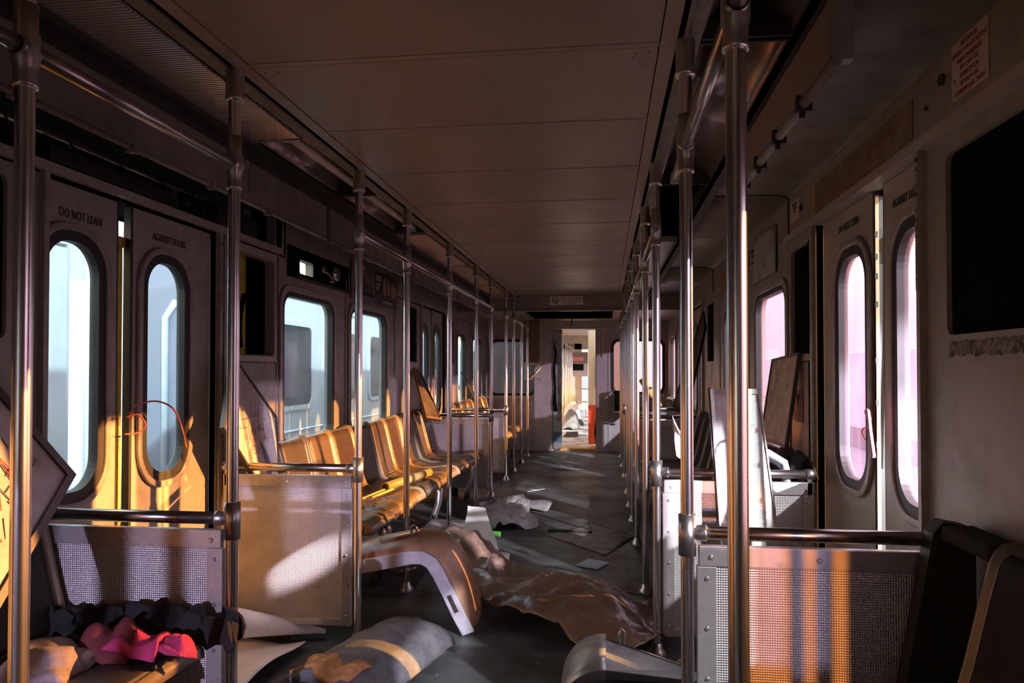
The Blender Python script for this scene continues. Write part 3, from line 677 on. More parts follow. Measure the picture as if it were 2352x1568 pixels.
# torn strips of adhesive below pockets
for x_, y0, y1, z, s, l in ((WR, 1.56, 2.14, 1.285, -1, 'torn adhesive residue below the near right wall opening'), (WR, 3.47, 3.86, 1.285, -1, 'torn adhesive residue below the far right wall pocket'), (WL, 3.47, 3.86, 1.285, 1, 'torn adhesive residue below the left wall pocket')):
    rnd = random.Random(int(y0*100)); n = 40; b = MB(); vs = []
    for k in range(n+1): vs.append((x_+s*0.003, y0+(y1-y0)*k/n, z+0.014+rnd.random()*0.006))
    for k in range(n+1): vs.append((x_+s*0.003, y0+(y1-y0)*k/n, z-0.014-rnd.random()*0.012))
    b.add(vs, [(k, k+1, n+2+k, n+1+k) for k in range(n)])
    tag(b.build('adhesive_residue', mat('residue%d' % len(MATS), (0.26, 0.23, 0.21), 0.8, 0, (60, (0.05, 0.045, 0.04), 0.4, 0.6)), solid=0.002), l, 'residue')
# ad recess above the first left window, its dark depth painted as flat black plates
t = empty('advert_recess', (WL, 4.55, 1.86), 'advert recess painted flat black above the first left window, daylight leaking through', 'recess')
child(MB().plate(rr(4.02, 5.02, 1.765, 1.945, 0.0005), rr(4.05, 4.99, 1.785, 1.93, 0.02), X(WL+0.008), X(WL+0.001)).build('frame', blackm), t)
child(MB().plate(rr(4.04, 5.0, 1.77, 1.94, 0.0005), rr(4.19, 4.40, 1.80, 1.885, 0.015), X(WL+0.004), X(WL+0.001)).build('back_plate', blackm), t)
child(MB().box(WL+0.008, WL+0.035, 4.1, 5.0, 1.762, 1.772).build('ledge', darkm), t)
child(MB().tube([(WL+0.004, 4.72, 1.86), (WL+0.045, 4.72, 1.86)], [0.05, 0.04], 20).tube([(WL+0.02, 4.5, 1.86), (WL+0.02, 4.62, 1.845), (WL+0.03, 4.68, 1.80), (WL+0.03, 4.60, 1.80)], 0.006, 8).tube([(WL+0.01, 4.52, 1.865), (WL+0.03, 4.52, 1.865)], 0.022, 14).build('fan_motor', steel), t)
# poster over the second left window
t = empty('poster', (WL, 5.65, 1.87), 'curling two-part advert card above the second left window', 'poster')
child(MB().box(WL+0.012, WL+0.016, 5.06, 6.22, 1.735, 2.01).build('card', mat('poster_ground', (0.19, 0.16, 0.165), 0.35, 0, (7, (0.12, 0.09, 0.09), 0.4, 0.7))), t)
child(MB().box(WL+0.017, WL+0.018, 5.60, 6.2, 1.74, 2.0).build('dark_half', postr), t)
b = MB()
for k, (y, z, r) in enumerate(((5.84, 1.90, 0.06), (5.95, 1.90, 0.055), (6.06, 1.89, 0.055), (6.14, 1.88, 0.05))):
    b.slab([(y+r*0.7*math.cos(a), z+r*1.25*math.sin(a)) for a in [2*PI*i/16 for i in range(16)]], X(WL+0.019+k*0.0006), X(WL+0.018))
child(b.build('portrait_shapes', poster_f), t)
b = MB()
for k in range(9):
    y = 5.12+k*0.048; b.box(WL+0.0165, WL+0.0175, y, y+0.025, 1.80, 1.84+0.05*abs(math.sin(k*1.7))+ (0.05 if k == 4 else 0))
b.box(WL+0.0165, WL+0.0175, 5.1, 5.56, 1.785, 1.81); child(b.build('skyline', ink), t)
for s_, sz, y, z, m_ in (('LUDDEST OBJECT', 0.04, 5.09, 1.965, paperm), ('WICF', 0.07, 5.62, 1.93, paperm), ('More in Comedy Central', 0.03, 5.80, 1.77, paperm), ('the best shows\nevery night\nall week', 0.022, 5.62, 1.90, paperm)):
    o = text('lettering', s_, sz, (WL+0.0195, y, z), 'L', m_, None, 0.8); child(o, t)
# orange ad and card on the right, beyond the first window
t = sign('advert', WR-0.004, 4.95, 6.1, 1.86, 2.0, 'R', 'faded orange advert card above the second right window', 'poster', orang_ad)
text('lettering', 'TROY', 0.08, (WR-0.0062, 5.9, 1.90), 'R', poster_f, t)
t = sign('advert', WR-0.004, 5.2, 5.9, 1.745, 1.83, 'R', 'small grey notice under the orange advert on the right wall', 'notice', sticker)
text('lettering', '[F', 0.06, (WR-0.0062, 5.7, 1.76), 'R', ink, t)
def curl(u, v):
    y = 4.15+0.62*u; z = 1.76+0.26*v; return (WR-0.012-0.03*math.sin(u*PI)*v, y, z)
t = MB().grid(curl, 10, 6).build('torn_advert', greyp, solid=0.002); tag(t, 'torn pale advert card curling above the first right window', 'poster')
t2 = text('lettering', 'Ridge\nWork\nhere', 0.035, (WR-0.05, 4.62, 1.93), 'R', ink, t)

# ------------------------------------------------------------------ poles, handrails and partitions
PX = {-1: -1.10, 1: 0.22}
def pole(s, y, label, joint, part, z0=0.0, ztop=CZ):
    x = PX[s]; t = empty('grab_pole', (x, y, z0), label, 'pole', 'left pole row' if s < 0 else 'right pole row')
    child(MB().lathe(x, y, [(0.0175, z0), (0.0175, ztop)], 28).build('tube', steel), t)
    child(MB().lathe(x, y, [(0.001, ztop-0.10), (0.0275, ztop-0.10), (0.029, ztop-0.092), (0.0265, ztop-0.085), (0.0265, ztop)], 24)
          .tube([(x+0.02, y-0.02, ztop-0.075), (x+0.0225, y-0.0225, ztop-0.075)], 0.004, 8).build('ceiling_socket', cast), t)
    child(MB().lathe(x, y, [(0.040, z0), (0.040, z0+0.008), (0.034, z0+0.022), (0.024, z0+0.032), (0.022, z0+0.05), (0.018, z0+0.052)], 24).build('floor_flange', cast), t)
    if joint: child(MB().lathe(x, y, [(0.018, 1.765), (0.0225, 1.765), (0.0225, 1.772), (0.021, 1.776), (0.021, 1.805), (0.0245, 1.815), (0.0245, 1.865), (0.021, 1.875), (0.021, 1.925), (0.018, 1.925)], 24).build('upper_collar', cast), t)
    if part: child(MB().lathe(x, y, [(0.018, 0.725), (0.024, 0.725), (0.024, 0.835), (0.018, 0.835)], 24).build('lower_collar', cast), t)
    return t
LYS = [(-1.2, 1, 0), (1.28, 1, 0), (2.085, 1, 1), (3.215, 1, 1), (4.03, 1, 0), (5.18, 1, 0), (6.28, 1, 0), (7.12, 1, 1), (8.2, 1, 1), (8.9, 1, 0), (9.72, 1, 0), (10.5, 1, 0)]
LN = ['nearest pole at the far left edge of the frame', 'left pole', 'left pole ending the near partition', 'left pole ending the partition in front of the long bench',
      'left pole standing by the fallen seat', 'left pole beside the middle of the long bench', 'left pole near the far end of the long bench', 'left pole ending the partition before the far doors',
      'left pole ending the partition past the far doors', 'first left pole beyond the bulkhead', 'second left pole beyond the bulkhead', 'last left pole before the end wall']
for (y, j, p), l in list(zip(LYS, LN))[1:]:
    if y == 1.28: l = LN[0]
    top = CZ if y < 9 else 1.965
    pole(-1, y, 'floor-to-ceiling steel pole, ' + l, j, p, ztop=top)
RYS = [(1.28, 1, 0), (2.06, 1, 1), (3.265, 1, 1), (4.15, 1, 0), (5.28, 1, 0), (6.1, 1, 0), (6.75, 1, 1), (7.46, 1, 0), (8.55, 1, 1), (9.5, 1, 0), (10.5, 1, 0)]
RN = ['largest and nearest one on the right', 'right-hand one ending the near partition', 'right-hand one ending the second partition', 'right-hand one just past the second partition', 'second right-hand one past the second partition',
      'third right-hand one past the second partition', 'right-hand one just before the far doors', 'right-hand one amid the far doors', 'right-hand one just before the bulkhead', 'first right-hand one beyond the bulkhead', 'last right-hand one before the end wall']
for (y, j, p), l in zip(RYS, RN):
    pole(1, y, 'floor-to-ceiling steel pole, ' + l, j, p and y != 6.75, ztop=CZ if y < 9 else 1.965)
def rail(s, y0, y1, label):
    x = PX[s]
    t = MB().tube([(x, y0, 1.84), (x, y1, 1.84)], 0.0165, 20).build('overhead_handrail', steel_dull)
    q = MB()
    for y in (y0, y1): q.tube([(x, y-0.025, 1.84), (x, y-0.02, 1.84), (x, y+0.02, 1.84), (x, y+0.025, 1.84)], [0.018, 0.022, 0.022, 0.018], 18)
    q.build('elbow_fitting', cast, t)
    return tag(t, label, 'handrail', 'overhead handrails')
rail(-1, -1.2, 1.28, 'overhead steel handrail leaving the frame at the upper left edge')
rail(-1, 1.28, 2.085, 'overhead steel handrail between the two nearest left poles')
rail(-1, 3.215, 7.12, 'long overhead handrail running above the left bench')
rail(-1, 8.9, 10.5, 'short overhead handrail on the left beyond the bulkhead')
rail(1, -1.2, 1.28, 'overhead handrail above the camera leading to the nearest right pole')
rail(1, 1.28, 2.06, 'overhead handrail between the two nearest right poles')
rail(1, 3.265, 7.46, 'long overhead handrail along the right pole row')
rail(1, 8.55, 10.5, 'overhead handrail on the right beyond the bulkhead')

def partition(s, y, label, zb=0.10):
    x0 = PX[s]; x1 = WL+0.06 if s < 0 else WR-0.055
    t = empty('partition', ((x0+x1)/2, y, 0), label, 'partition', 'seat end partitions')
    a, c = x0+s*0.03, x1-s*0.005
    child(MB().box(a, c, y-0.006, y+0.006, zb, 0.70).build('embossed_panel', emboss), t)
    child(MB().box(a, c, y-0.012, y+0.012, 0.698, 0.752).build('top_trim', trimm, bevel=0.002), t)
    child(MB().box(a-s*0.005, a+s*0.045, y-0.011, y+0.011, zb-0.01, 0.697).build('side_trim', trimm, bevel=0.002), t)
    child(MB().box(c-s*0.045, c, y-0.011, y+0.011, zb-0.01, 0.697).build('side_trim', trimm, bevel=0.002), t)
    child(MB().box(a, c, y-0.010, y+0.010, zb-0.018, zb+0.014).build('bottom_trim', trimm, bevel=0.002), t)
    child(MB().tube([(x0+s*0.012, y, 0.785), (x1-s*0.01, y, 0.785)], 0.0185, 20).build('top_rail', steel_dull), t)
    e = MB().tube([(x0+s*0.012, y, 0.785), (x0+s*0.045, y, 0.785), (x0+s*0.05, y, 0.785)], [0.019, 0.022, 0.022], 18)
    e.tube([(x1-s*0.035, y, 0.785), (x1, y, 0.785)], 0.023, 18).box(x1-s*0.012, x1-s*0.03, y-0.012, y+0.012, 0.69, 0.775)
    child(e.build('rail_fitting', cast), t)
    r = MB(); n = 5
    for k in range(3):
        xx = a+s*0.03+(c-a-s*0.06)*k/2
        r.tube([(xx, y-0.012, 0.722), (xx, y-0.017, 0.722)], [0.008, 0.004], 10)
    for k in range(n):
        zz = 0.665-k*(0.665-zb-0.03)/(n-1)
        for xx in (a+s*0.02, c-s*0.022): r.tube([(xx, y-0.011, zz), (xx, y-0.016, zz)], [0.007, 0.004], 10)
    child(r.build('rivets', rivm), t)
    child(MB().box(a+s*0.30, a+s*0.36, y-0.004, y+0.03, 0, zb).build('foot', darkm), t)
    return t
partition(-1, 2.085, 'nearest left partition, embossed steel panel below a worn rail, beside the seat with clothes')
partition(-1, 3.215, 'second left partition with sunlit embossed panel in front of the long bench')
partition(-1, 7.12, 'left partition before the far doors, at the end of the long bench')
partition(-1, 8.2, 'left partition past the far doors')
partition(1, 2.06, 'nearest right partition striped by orange and violet light')
partition(1, 3.265, 'second right partition behind the leaning perforated panel')
partition(1, 7.1, 'right partition before the far doors')
partition(1, 8.55, 'right partition past the far doors')

# ------------------------------------------------------------------ seats
PROF = [(0.015, 0.795), (0.022, 0.825), (0.045, 0.842), (0.075, 0.838), (0.092, 0.815), (0.112, 0.74), (0.145, 0.60), (0.172, 0.50), (0.195, 0.452),
        (0.235, 0.428), (0.30, 0.416), (0.40, 0.420), (0.49, 0.432), (0.55, 0.434), (0.585, 0.422), (0.603, 0.398), (0.606, 0.375)]
def pl(prof, t, step=1e-3):
    # arc-length sample of the profile and its outward normal (into the room)
    L = [0]
    for a, b in zip(prof, prof[1:]): L.append(L[-1]+math.hypot(b[0]-a[0], b[1]-a[1]))
    def at(q):
        q = max(0, min(L[-1], q*L[-1]))
        for i in range(len(L)-1):
            if q <= L[i+1]+1e-9:
                f = (q-L[i])/(L[i+1]-L[i]); return (prof[i][0]*(1-f)+prof[i+1][0]*f, prof[i][1]*(1-f)+prof[i+1][1]*f)
        return prof[-1]
    p = at(t); a, b = at(t-0.012), at(t+0.012); d = (b[0]-a[0], b[1]-a[1]); n = math.hypot(*d) or 1
    return p, (-d[1]/n, d[0]/n)
def seat_mesh(w, shellm, padm, panm):
    """one bucket seat centred on y=0, backrest against d=0, facing +d; returns (shell, back pad, pan)"""
    cross = [(-w/2, -0.055), (-w/2, 0.004), (-w/2+0.003, 0.010), (-w/2+0.008, 0.012), (-w/2+0.013, 0.011), (-w/2+0.019, 0.003), (-w/2+0.030, 0.0)]
    full = cross+[(0, -0.006)]+[(-a, b) for a, b in cross[::-1]]
    N = 44
    def fn(u, v):
        i = int(round(u*(len(full)-1))); y, h = full[i]; (d, z), (nx, nz) = pl(PROF, v)
        e = 1.0 if 0.06 < v else v/0.06
        if h < -0.02: h = -0.02-0.035*min(1, v/0.12)
        return (max(0.009, d+nx*h), y, z+nz*h)
    sh = MB().grid(fn, len(full)-1, N)
    def pad(v0, v1, wi):
        def f(u, v):
            y = (u-0.5)*wi; (d, z), (nx, nz) = pl(PROF, v0+(v1-v0)*v)
            rc = 0.045; q = 0.003
            # rounded ends
            vv = v*(v1-v0)*1.25; ee = min(vv, (v1-v0)*1.25-vv)
            k = 1-0.10*max(0, 1-ee/rc)**2
            edge = min(u, 1-u, v, 1-v); q = 0.003 if edge < 0.03 else 0.0065
            return (d+nx*q, y*k, z+nz*q)
        return MB().grid(f, 12, 24)
    return sh, pad(0.10, 0.515, w-0.062), pad(0.525, 0.955, w-0.042)
def make_seat(name_parent, w=0.372, shellm=seatr, padm=seatp, panm=seatb):
    s_, p_, q_ = seat_mesh(w, shellm, padm, panm)
    sh = s_.build('seat_shell', shellm, None, solid=0.006, fixn=False)
    a = p_.build('back_pad', padm, sh, solid=0.004, fixn=False); c = q_.build('seat_pan', panm, sh, solid=0.004, fixn=False)
    return sh
def bench(s, ys, label, w=0.372, mats=None, skip_legs=False, group=None):
    W = WL if s < 0 else WR
    t = empty('bench', (W, (ys[0]+ys[-1])/2, 0), label, 'bench')
    first = None
    for y in ys:
        if first is None: sh = make_seat(t, w, *(mats or (seatr, seatp, seatb))); first = sh
        else: sh = copy_tree(first)
        sh.parent = t; sh.matrix_parent_inverse = Matrix.Translation(-t.location)
        sh.location = (W-s*0.0, y, 0); sh.scale = (-s if s > 0 else 1, 1, 1)
        if s > 0: sh.scale = (-1, 1, 1)
    y0, y1 = ys[0]-w/2, ys[-1]+w/2
    f = lambda d: W-s*d
    b = MB().box(f(0.10), f(0.15), y0+0.02, y1-0.02, 0.33, 0.40).box(f(0.46), f(0.51), y0+0.02, y1-0.02, 0.345, 0.40)
    child(b.build('support_beam', steel_dull), t)
    child(MB().box(f(0.02), f(0.028), y0, y1, 0.42, 0.80).box(f(0.02), f(0.06), y0, y0+0.02, 0.42, 0.79).build('back_plate', darkm), t)
    n = max(1, int((y1-y0)/1.2)+1)
    for k in range(n):
        yc = y0+0.45+k*(y1-y0-0.6)/max(1, n-1) if n > 1 else (y0+y1)/2
        for dy in (-0.05, 0.05):
            pts = [(f(0.52), yc+dy, 0.345), (f(0.545), yc+dy, 0.30), (f(0.54), yc+dy, 0.22), (f(0.50), yc+dy, 0.10), (f(0.49), yc+dy, 0.0)]
            child(MB().tube(pts, [0.016, 0.02, 0.02, 0.018, 0.018], 12).build('leg', cast), t)
    return t
pitch = 0.379
bench(-1, [3.70+0.19+pitch*k for k in range(9)], 'long left bench of brown bucket seats beneath the side windows')
shadedseat = (mat('shaded_seat_edge', (0.16, 0.15, 0.12), 0.3, 0.3), mat('shaded_seat_pad', (0.012, 0.011, 0.009), 0.75, spec=0.25), mat('shaded_seat_pan', (0.025, 0.02, 0.016), 0.45))  # darker copy of the seat colours, painting the shade on the right
bench(-1, [1.875, 1.475, 1.09], 'near left bench at the frame corner, its last seat heaped with clothes', 0.38, mats=(mat('shaded_tan_edge', (0.20, 0.155, 0.10), 0.3), mat('shaded_brown_pad', (0.035, 0.022, 0.013), 0.5), MATS['shaded_seat_pan']))  # seat colours darkened here to paint the shade near the camera

bench(1, [3.75+0.19+pitch*k for k in range(8)], 'right bench of bucket seats coloured dark for shade beyond the second partition', mats=shadedseat)
bench(1, [1.545, 1.165], 'near right bench, seats coloured dark for shade, with a pale rim at the frame corner', 0.37, mats=shadedseat)
bench(-1, [8.2+0.25+pitch*k for k in range(6)], 'left bench beyond the far left partition')
bench(1, [8.55+0.25+pitch*k for k in range(5)], 'right bench beyond the far doors', mats=shadedseat)
# empty dark seat carcass next to near right partition
t = empty('seat_carcass', (0.8, 1.88, 0), 'dark stripped seat backrest frame against the nearest right partition', 'seat frame')
b = MB()
prof = [(0.915, 0.0), (0.915, 0.80), (0.90, 0.835), (0.84, 0.845), (0.815, 0.815), (0.74, 0.40), (0.70, 0.10), (0.70, 0.0)]
for y0, y1 in ((1.98, 2.035),): b.slab([(a, c) for a, c in prof], lambda a, c: (a, 1.98, c), lambda a, c: (a, 2.035, c))
child(b.build('side_panel', mat('dark_green_plastic', (0.018, 0.021, 0.014), 0.5, 0, (20, (0.01, 0.012, 0.008), 0.4, 0.7))), t)
child(MB().box(0.83, 0.915, 1.74, 1.98, 0.80, 0.84).build('top_bar', blackc, bevel=0.012), t)
tag(MB().box(0.66, 0.73, 1.86, 1.875, 0.0, 0.46).build('mossy_board', mossm, bevel=0.004), 'moss-green strip of wood at the lower right beside the near bench', 'board')

# fallen seat, upside down on the aisle floor
def loose_seat(loc, rot, label, mats, w=0.37):
    t = empty('fallen_seat', loc, label, 'seat'); t.rotation_euler = rot
    sh = make_seat(t, w, *mats); sh.parent = t; sh.location = (-0.20, 0, -0.46)
    ex = MB().box(-0.10, 0.25, -w/2-0.001, -w/2+0.014, -0.06, 0.02)
    return t
under = mat('seat_underside_brown', (0.34, 0.19, 0.10), 0.35, 0, (10, (0.18, 0.10, 0.055), 0.45, 0.7))
def fallen(w=0.36):
    # outline measured in the plane of its near side, swept along y as a thick folded shell
    C_ = [(-1.20, 0.285), (-1.12, 0.31), (-1.0, 0.335), (-0.90, 0.357), (-0.845, 0.358), (-0.80, 0.335), (-0.765, 0.285), (-0.72, 0.20), (-0.67, 0.10), (-0.625, 0.012)]
    t = empty('overturned_chair', (-0.85, 3.5, 0), 'overturned bucket seat lying on the aisle floor beside the second left pole partition', 'seat')
    def off(i, h):
        a = C_[max(0, i-1)]; c = C_[min(len(C_)-1, i+1)]; d = (c[0]-a[0], c[1]-a[1]); n = math.hypot(*d); return (C_[i][0]-d[1]/n*h, C_[i][1]+d[0]/n*h)
    n = len(C_)
    y0, y1 = 3.38, 3.38+w
    # brown outer skin, rounded toward the near and far edges
    cross = [(y0+0.012, -0.005), (y0+0.012, 0.030), (y0+0.035, 0.048), (y0+0.10, 0.075), (y0+w/2, 0.09), (y1-0.06, 0.075), (y1-0.02, 0.045), (y1, 0.0)]
    def fn(u, v):
        i = min(n-1, int(round(v*(n-1)))); j = min(len(cross)-1, int(round(u*(len(cross)-1)))); p = off(i, cross[j][1]*(1 if i < n-2 else (0.7 if i == n-2 else 0.35)))
        return (p[0], cross[j][0], max(0.004, p[1]))
    o = MB().grid(fn, len(cross)-1, n-1).build('back_shell', under, solid=0.006); child(o, t)
    q = o.modifiers.new('sub', 'SUBSURF'); q.levels = 2; q.render_levels = 2
    # pale side rims
    for ya, yb in ((y0-0.014, y0+0.010), (y1-0.012, y1+0.010)):
        up = [off(i, 0.028) for i in range(n)]; dn = [off(i, -0.034) for i in range(n)]
        loop = up+dn[::-1]; loop = [(a, max(0.003, c)) for a, c in loop]
        vs = [(a, ya, c) for a, c in loop]+[(a, yb, c) for a, c in loop]; m = len(loop); fs = []
        for i in range(n-1):
            j = m-1-i; fs += [(i, i+1, j-1, j), (m+i, m+j, m+j-1, m+i+1)]
        fs += [(k, m+k, m+(k+1) % m, (k+1) % m) for k in range(m)]
        child(MB().add(vs, fs).build('side_rim', seatg, bevel=0.005), t)
    b = MB(); a, c = off(7, 0.0), off(8, -0.002)
    M = Matrix.Translation(((a[0]+c[0])/2-0.003, y0-0.015, (a[1]+c[1])/2)) @ Matrix.Rotation(math.radians(63.5), 4, 'Y')
    b.obox(M, 0.085, 0.003, 0.020); child(b.build('rusty_slot', mat('rusty_slot', (0.03, 0.018, 0.012), 0.7)), t)
    b = MB().obox(M @ Matrix.Translation((-0.025, -0.003, 0)), 0.014, 0.003, 0.011).obox(M @ Matrix.Translation((0.028, -0.003, 0.003)), 0.01, 0.003, 0.008); child(b.build('bracket', darkm), t)
    # crossbar and hook on top
    b = MB().obox(Matrix.Translation((-0.985, 3.50, 0.425)) @ Matrix.Rotation(math.radians(-14), 4, 'Y'), 0.20, 0.05, 0.010); child(b.build('steel_crossbar', steel_dull), t)
    b = MB().tube([(-0.93, 3.5, 0.43), (-0.93, 3.5, 0.47), (-0.915, 3.5, 0.48), (-0.905, 3.5, 0.465), (-0.905, 3.5, 0.435)], 0.005, 8); child(b.build('hook', steel_dull), t)
    return t
fallen()

# ------------------------------------------------------------------ leaning boards and maps
def quad_board(name, P, th, label, cat, mface, mframe, frame=0.012):
    """P: four corners (3-D) in order; a framed board with real thickness"""
    P = [Vector(p) for p in P]; c = sum(P, Vector())/len(P)
    n = (P[1]-P[0]).cross(P[2]-P[1]).normalized()
    t = empty(name, c, label, cat)
    k = len(P)
    inner = [p+(c-p).normalized()*frame*1.6 for p in P]
    b = MB()
    vs = P+inner+[p+n*th for p in P]+[p+n*th for p in inner]
    fs = []
    for i in range(k):
        j = (i+1) % k
        fs += [(i, j, k+j, k+i), (2*k+i, 3*k+i, 3*k+j, 2*k+j), (i, 2*k+i, 2*k+j, j), (k+i, k+j, 3*k+j, 3*k+i)]
    child(b.add(vs, fs).build('frame', mframe), t)
    b = MB(); vs = [p+n*th*0.3 for p in inner]+[p+n*th*0.7 for p in inner]
    fs = [tuple(range(k)), tuple(range(2*k-1, k-1, -1))]+[(i, k+i, k+(i+1) % k, (i+1) % k) for i in range(k)]
    child(b.add(vs, fs).build('face', mface), t)
    return t, c, n
def scribble(t, P, n, off, rnd, m, count, w=0.0016, maxlen=0.1, name='map_lines'):
    """thin printed lines on a board given by origin P, axes"""
    o, ax, ay = P; b = MB(); cc = Vector(t.location)
    for k in range(count):
        a = Vector((rnd.random(), rnd.random())); ang = rnd.choice([0, 0.8, 1.57, 2.3, 1.4]); L = rnd.random()*maxlen+0.02
        p = o+ax*a.x+ay*a.y; d = (ax.normalized()*math.cos(ang)+ay.normalized()*math.sin(ang)); q = p+d*L
        p = p-n*((p-cc).dot(n)); q = q-n*((q-cc).dot(n)); d = (q-p).normalized()
        s_ = n.cross(d).normalized()*w
        b.add([p-s_+n*off, q-s_+n*off, q+s_+n*off, p+s_+n*off], [(0, 1, 2, 3)])
    child(b.build(name, m, fixn=False), t)
gunm = mat('board_frame', (0.10, 0.085, 0.075), 0.35, 0.6)
# diamond map leaning behind the second left partition
P = [(-1.64, 3.30, 0.70), (-1.60, 3.60, 0.72), (-1.69, 3.61, 0.98), (-1.765, 3.275, 1.295), (-1.66, 2.99+0.06, 0.972)]
P = [(-1.60, 3.31, 0.64), (-1.62, 3.52, 0.66), (-1.68, 3.60, 0.985), (-1.745, 3.27, 1.30), (-1.66, 3.03, 0.975)]
t, c, n = quad_board('station_map', P, 0.02, 'creased diamond-shaped transit map board leaning behind the second left partition', 'map board', mapm, gunm)
if n.x < 0: n = -n
rnd = random.Random(2)
scribble(t, (Vector((-1.655, 3.16, 0.80)), Vector((0, 0.30, 0)), Vector((-0.055, 0, 0.26))), n, 0.024, rnd, ink, 70, 0.0013, 0.06)
scribble(t, (Vector((-1.655, 3.22, 0.80)), Vector((0, 0.2, 0)), Vector((-0.05, 0, 0.2))), n, 0.025, rnd, redink, 6, 0.0016, 0.12, 'red_lines')
def band(u, v): # printed river
    z = 0.70+0.40*v; y = 3.40-0.06*v+0.02*math.sin(v*7)+(u-0.5)*(0.035+0.02*math.sin(v*9)); return (-1.606-(z-0.66)*0.225+0.016, y, z)
child(MB().grid(band, 1, 14).build('printed_river', bluein, fixn=False), t)
# near left map board
P = [(-1.50, 1.62, 0.60), (-1.56, 1.99, 0.915), (-1.66, 1.66, 1.33), (-1.62, 1.30, 1.02)]
t, c, n = quad_board('station_map', P, 0.03, 'large framed transit map board tilted at the left edge on the near bench', 'map board', mapm, gunm, 0.02)
if n.x < 0: n = -n
scribble(t, (Vector((-1.556, 1.42, 0.92)), Vector((0.0, 0.27, 0.17)), Vector((-0.0, -0.02, 0.05))), n, 0.034, rnd, ink, 30, 0.0015, 0.08)
ax, ay = Vector(P[1])-Vector(P[0]), Vector(P[3])-Vector(P[0])
scribble(t, (Vector(P[0])+ax*0.15+ay*0.12, ax*0.65, ay*0.72), n, 0.024, rnd, ink, 60, 0.0015, 0.05, 'map_lines')
scribble(t, (Vector(P[0])+ax*0.15+ay*0.12, ax*0.6, ay*0.6), n, 0.025, rnd, redink, 16, 0.0018, 0.14, 'red_lines')
# perforated panel leaning at the second right partition
perf = pattern(mat('perforated_white', (0.74, 0.72, 0.72), 0.45, 0.1), 'dots_xz', 0.0125, 0.5, 0.55)
P = [(0.475, 3.19, 0.50), (0.715, 3.19, 0.50), (0.640, 3.225, 1.146), (0.440, 3.225, 1.146)]
quad_board('perforated_panel', P, 0.02, 'white perforated metal panel in an aluminium frame leaning on the second right partition', 'panel', perf, trimm, 0.014)
tag(MB().obox(Matrix.Translation((0.46, 3.25, 0.87)) @ Matrix.Rotation(math.radians(-4), 4, 'Y'), 0.012, 0.03, 0.56).build('panel_edge_rail', gunm), 'dark metal strip along the left side of the leaning perforated panel', 'strip')
# map board leaning right of it
P = [(0.845, 3.66, 0.855), (0.83, 4.16, 0.855), (0.895, 4.16, 1.285), (0.905, 3.64, 1.31)]
t, c, n = quad_board('station_map', P, 0.018, 'brown worn map board leaning against the right wall below the first window', 'map board', mat('brown_map', (0.42, 0.30, 0.22), 0.4, 0, (12, (0.26, 0.18, 0.13), 0.42, 0.68)), gunm)
if n.x > 0: n = -n
scribble(t, (Vector((0.845, 3.75, 0.90)), Vector((0, 0.32, 0)), Vector((0.045, 0, 0.33))), n, 0.02, rnd, ink, 40, 0.0012, 0.05)
# loose seat behind it on the right bench
t = empty('loose_backrest', (0.75, 3.42, 0.8), 'loose grey seat backrest poking above the second right partition rail', 'seat')
o = MB()
def fb(u, v): return (0.62+0.17*u, 3.34+0.05*v-0.03*u, 0.70+0.165*(1-v*0.25)-0.10*u**3)
child(MB().grid(fb, 10, 3).build('pad', blackc, solid=0.03), t)
child(MB().tube([(0.60, 3.34, 0.885), (0.70, 3.33, 0.865), (0.765, 3.32, 0.825), (0.775, 3.31, 0.77), (0.76, 3.31, 0.70)], 0.018, 12).build('rim', metbox), t)
tag(MB().tube([(0.80, 3.36, 0.76), (0.85, 3.38, 0.85), (0.885, 3.40, 0.80), (0.90, 3.40, 0.74)], 0.03, 12).build('black_bag', blackc), 'black bundle wedged behind the second right partition by the wall', 'bag')
# bright curled paper / white scrap between right poles
def cur(u, v): return (0.33+0.07*u+0.02*v, 3.75+0.03*math.sin(v*3), 0.80+0.20*(1-v)*(1-0.55*u)-0.02*math.sin(u*3))
tag(MB().grid(cur, 6, 8).build('paper_scrap', paperm, solid=0.002), 'folded white paper standing on the right bench between the poles', 'paper')
# seat backs visible left of P7: leaning boards by far pocket on the left
P = [(-1.62, 6.55, 0.78), (-1.52, 6.72, 0.75), (-1.77, 6.93, 1.20), (-1.78, 6.70, 1.24)]
quad_board('fallen_map_frame', P, 0.03, 'brown map frame leaning from the far left wall pocket onto the long bench', 'map board', cardm, mat('tan_frame', (0.36, 0.24, 0.15), 0.4), 0.015)
P = [(-1.55, 8.95, 0.72), (-1.48, 9.02, 0.72), (-1.76, 9.1, 1.14), (-1.78, 9.02, 1.20)]
quad_board('fallen_map_frame', P, 0.03, 'narrow board leaning on the left bench beyond the far doors', 'map board', cardm, gunm, 0.012)
P = [(0.60, 6.6, 0.9), (0.70, 6.45, 0.85), (0.90, 6.75, 1.6), (0.90, 6.9, 1.75)]
quad_board('fallen_map_frame', P, 0.03, 'dark board leaning out of the far right wall pocket', 'map board', cardm, gunm, 0.012)

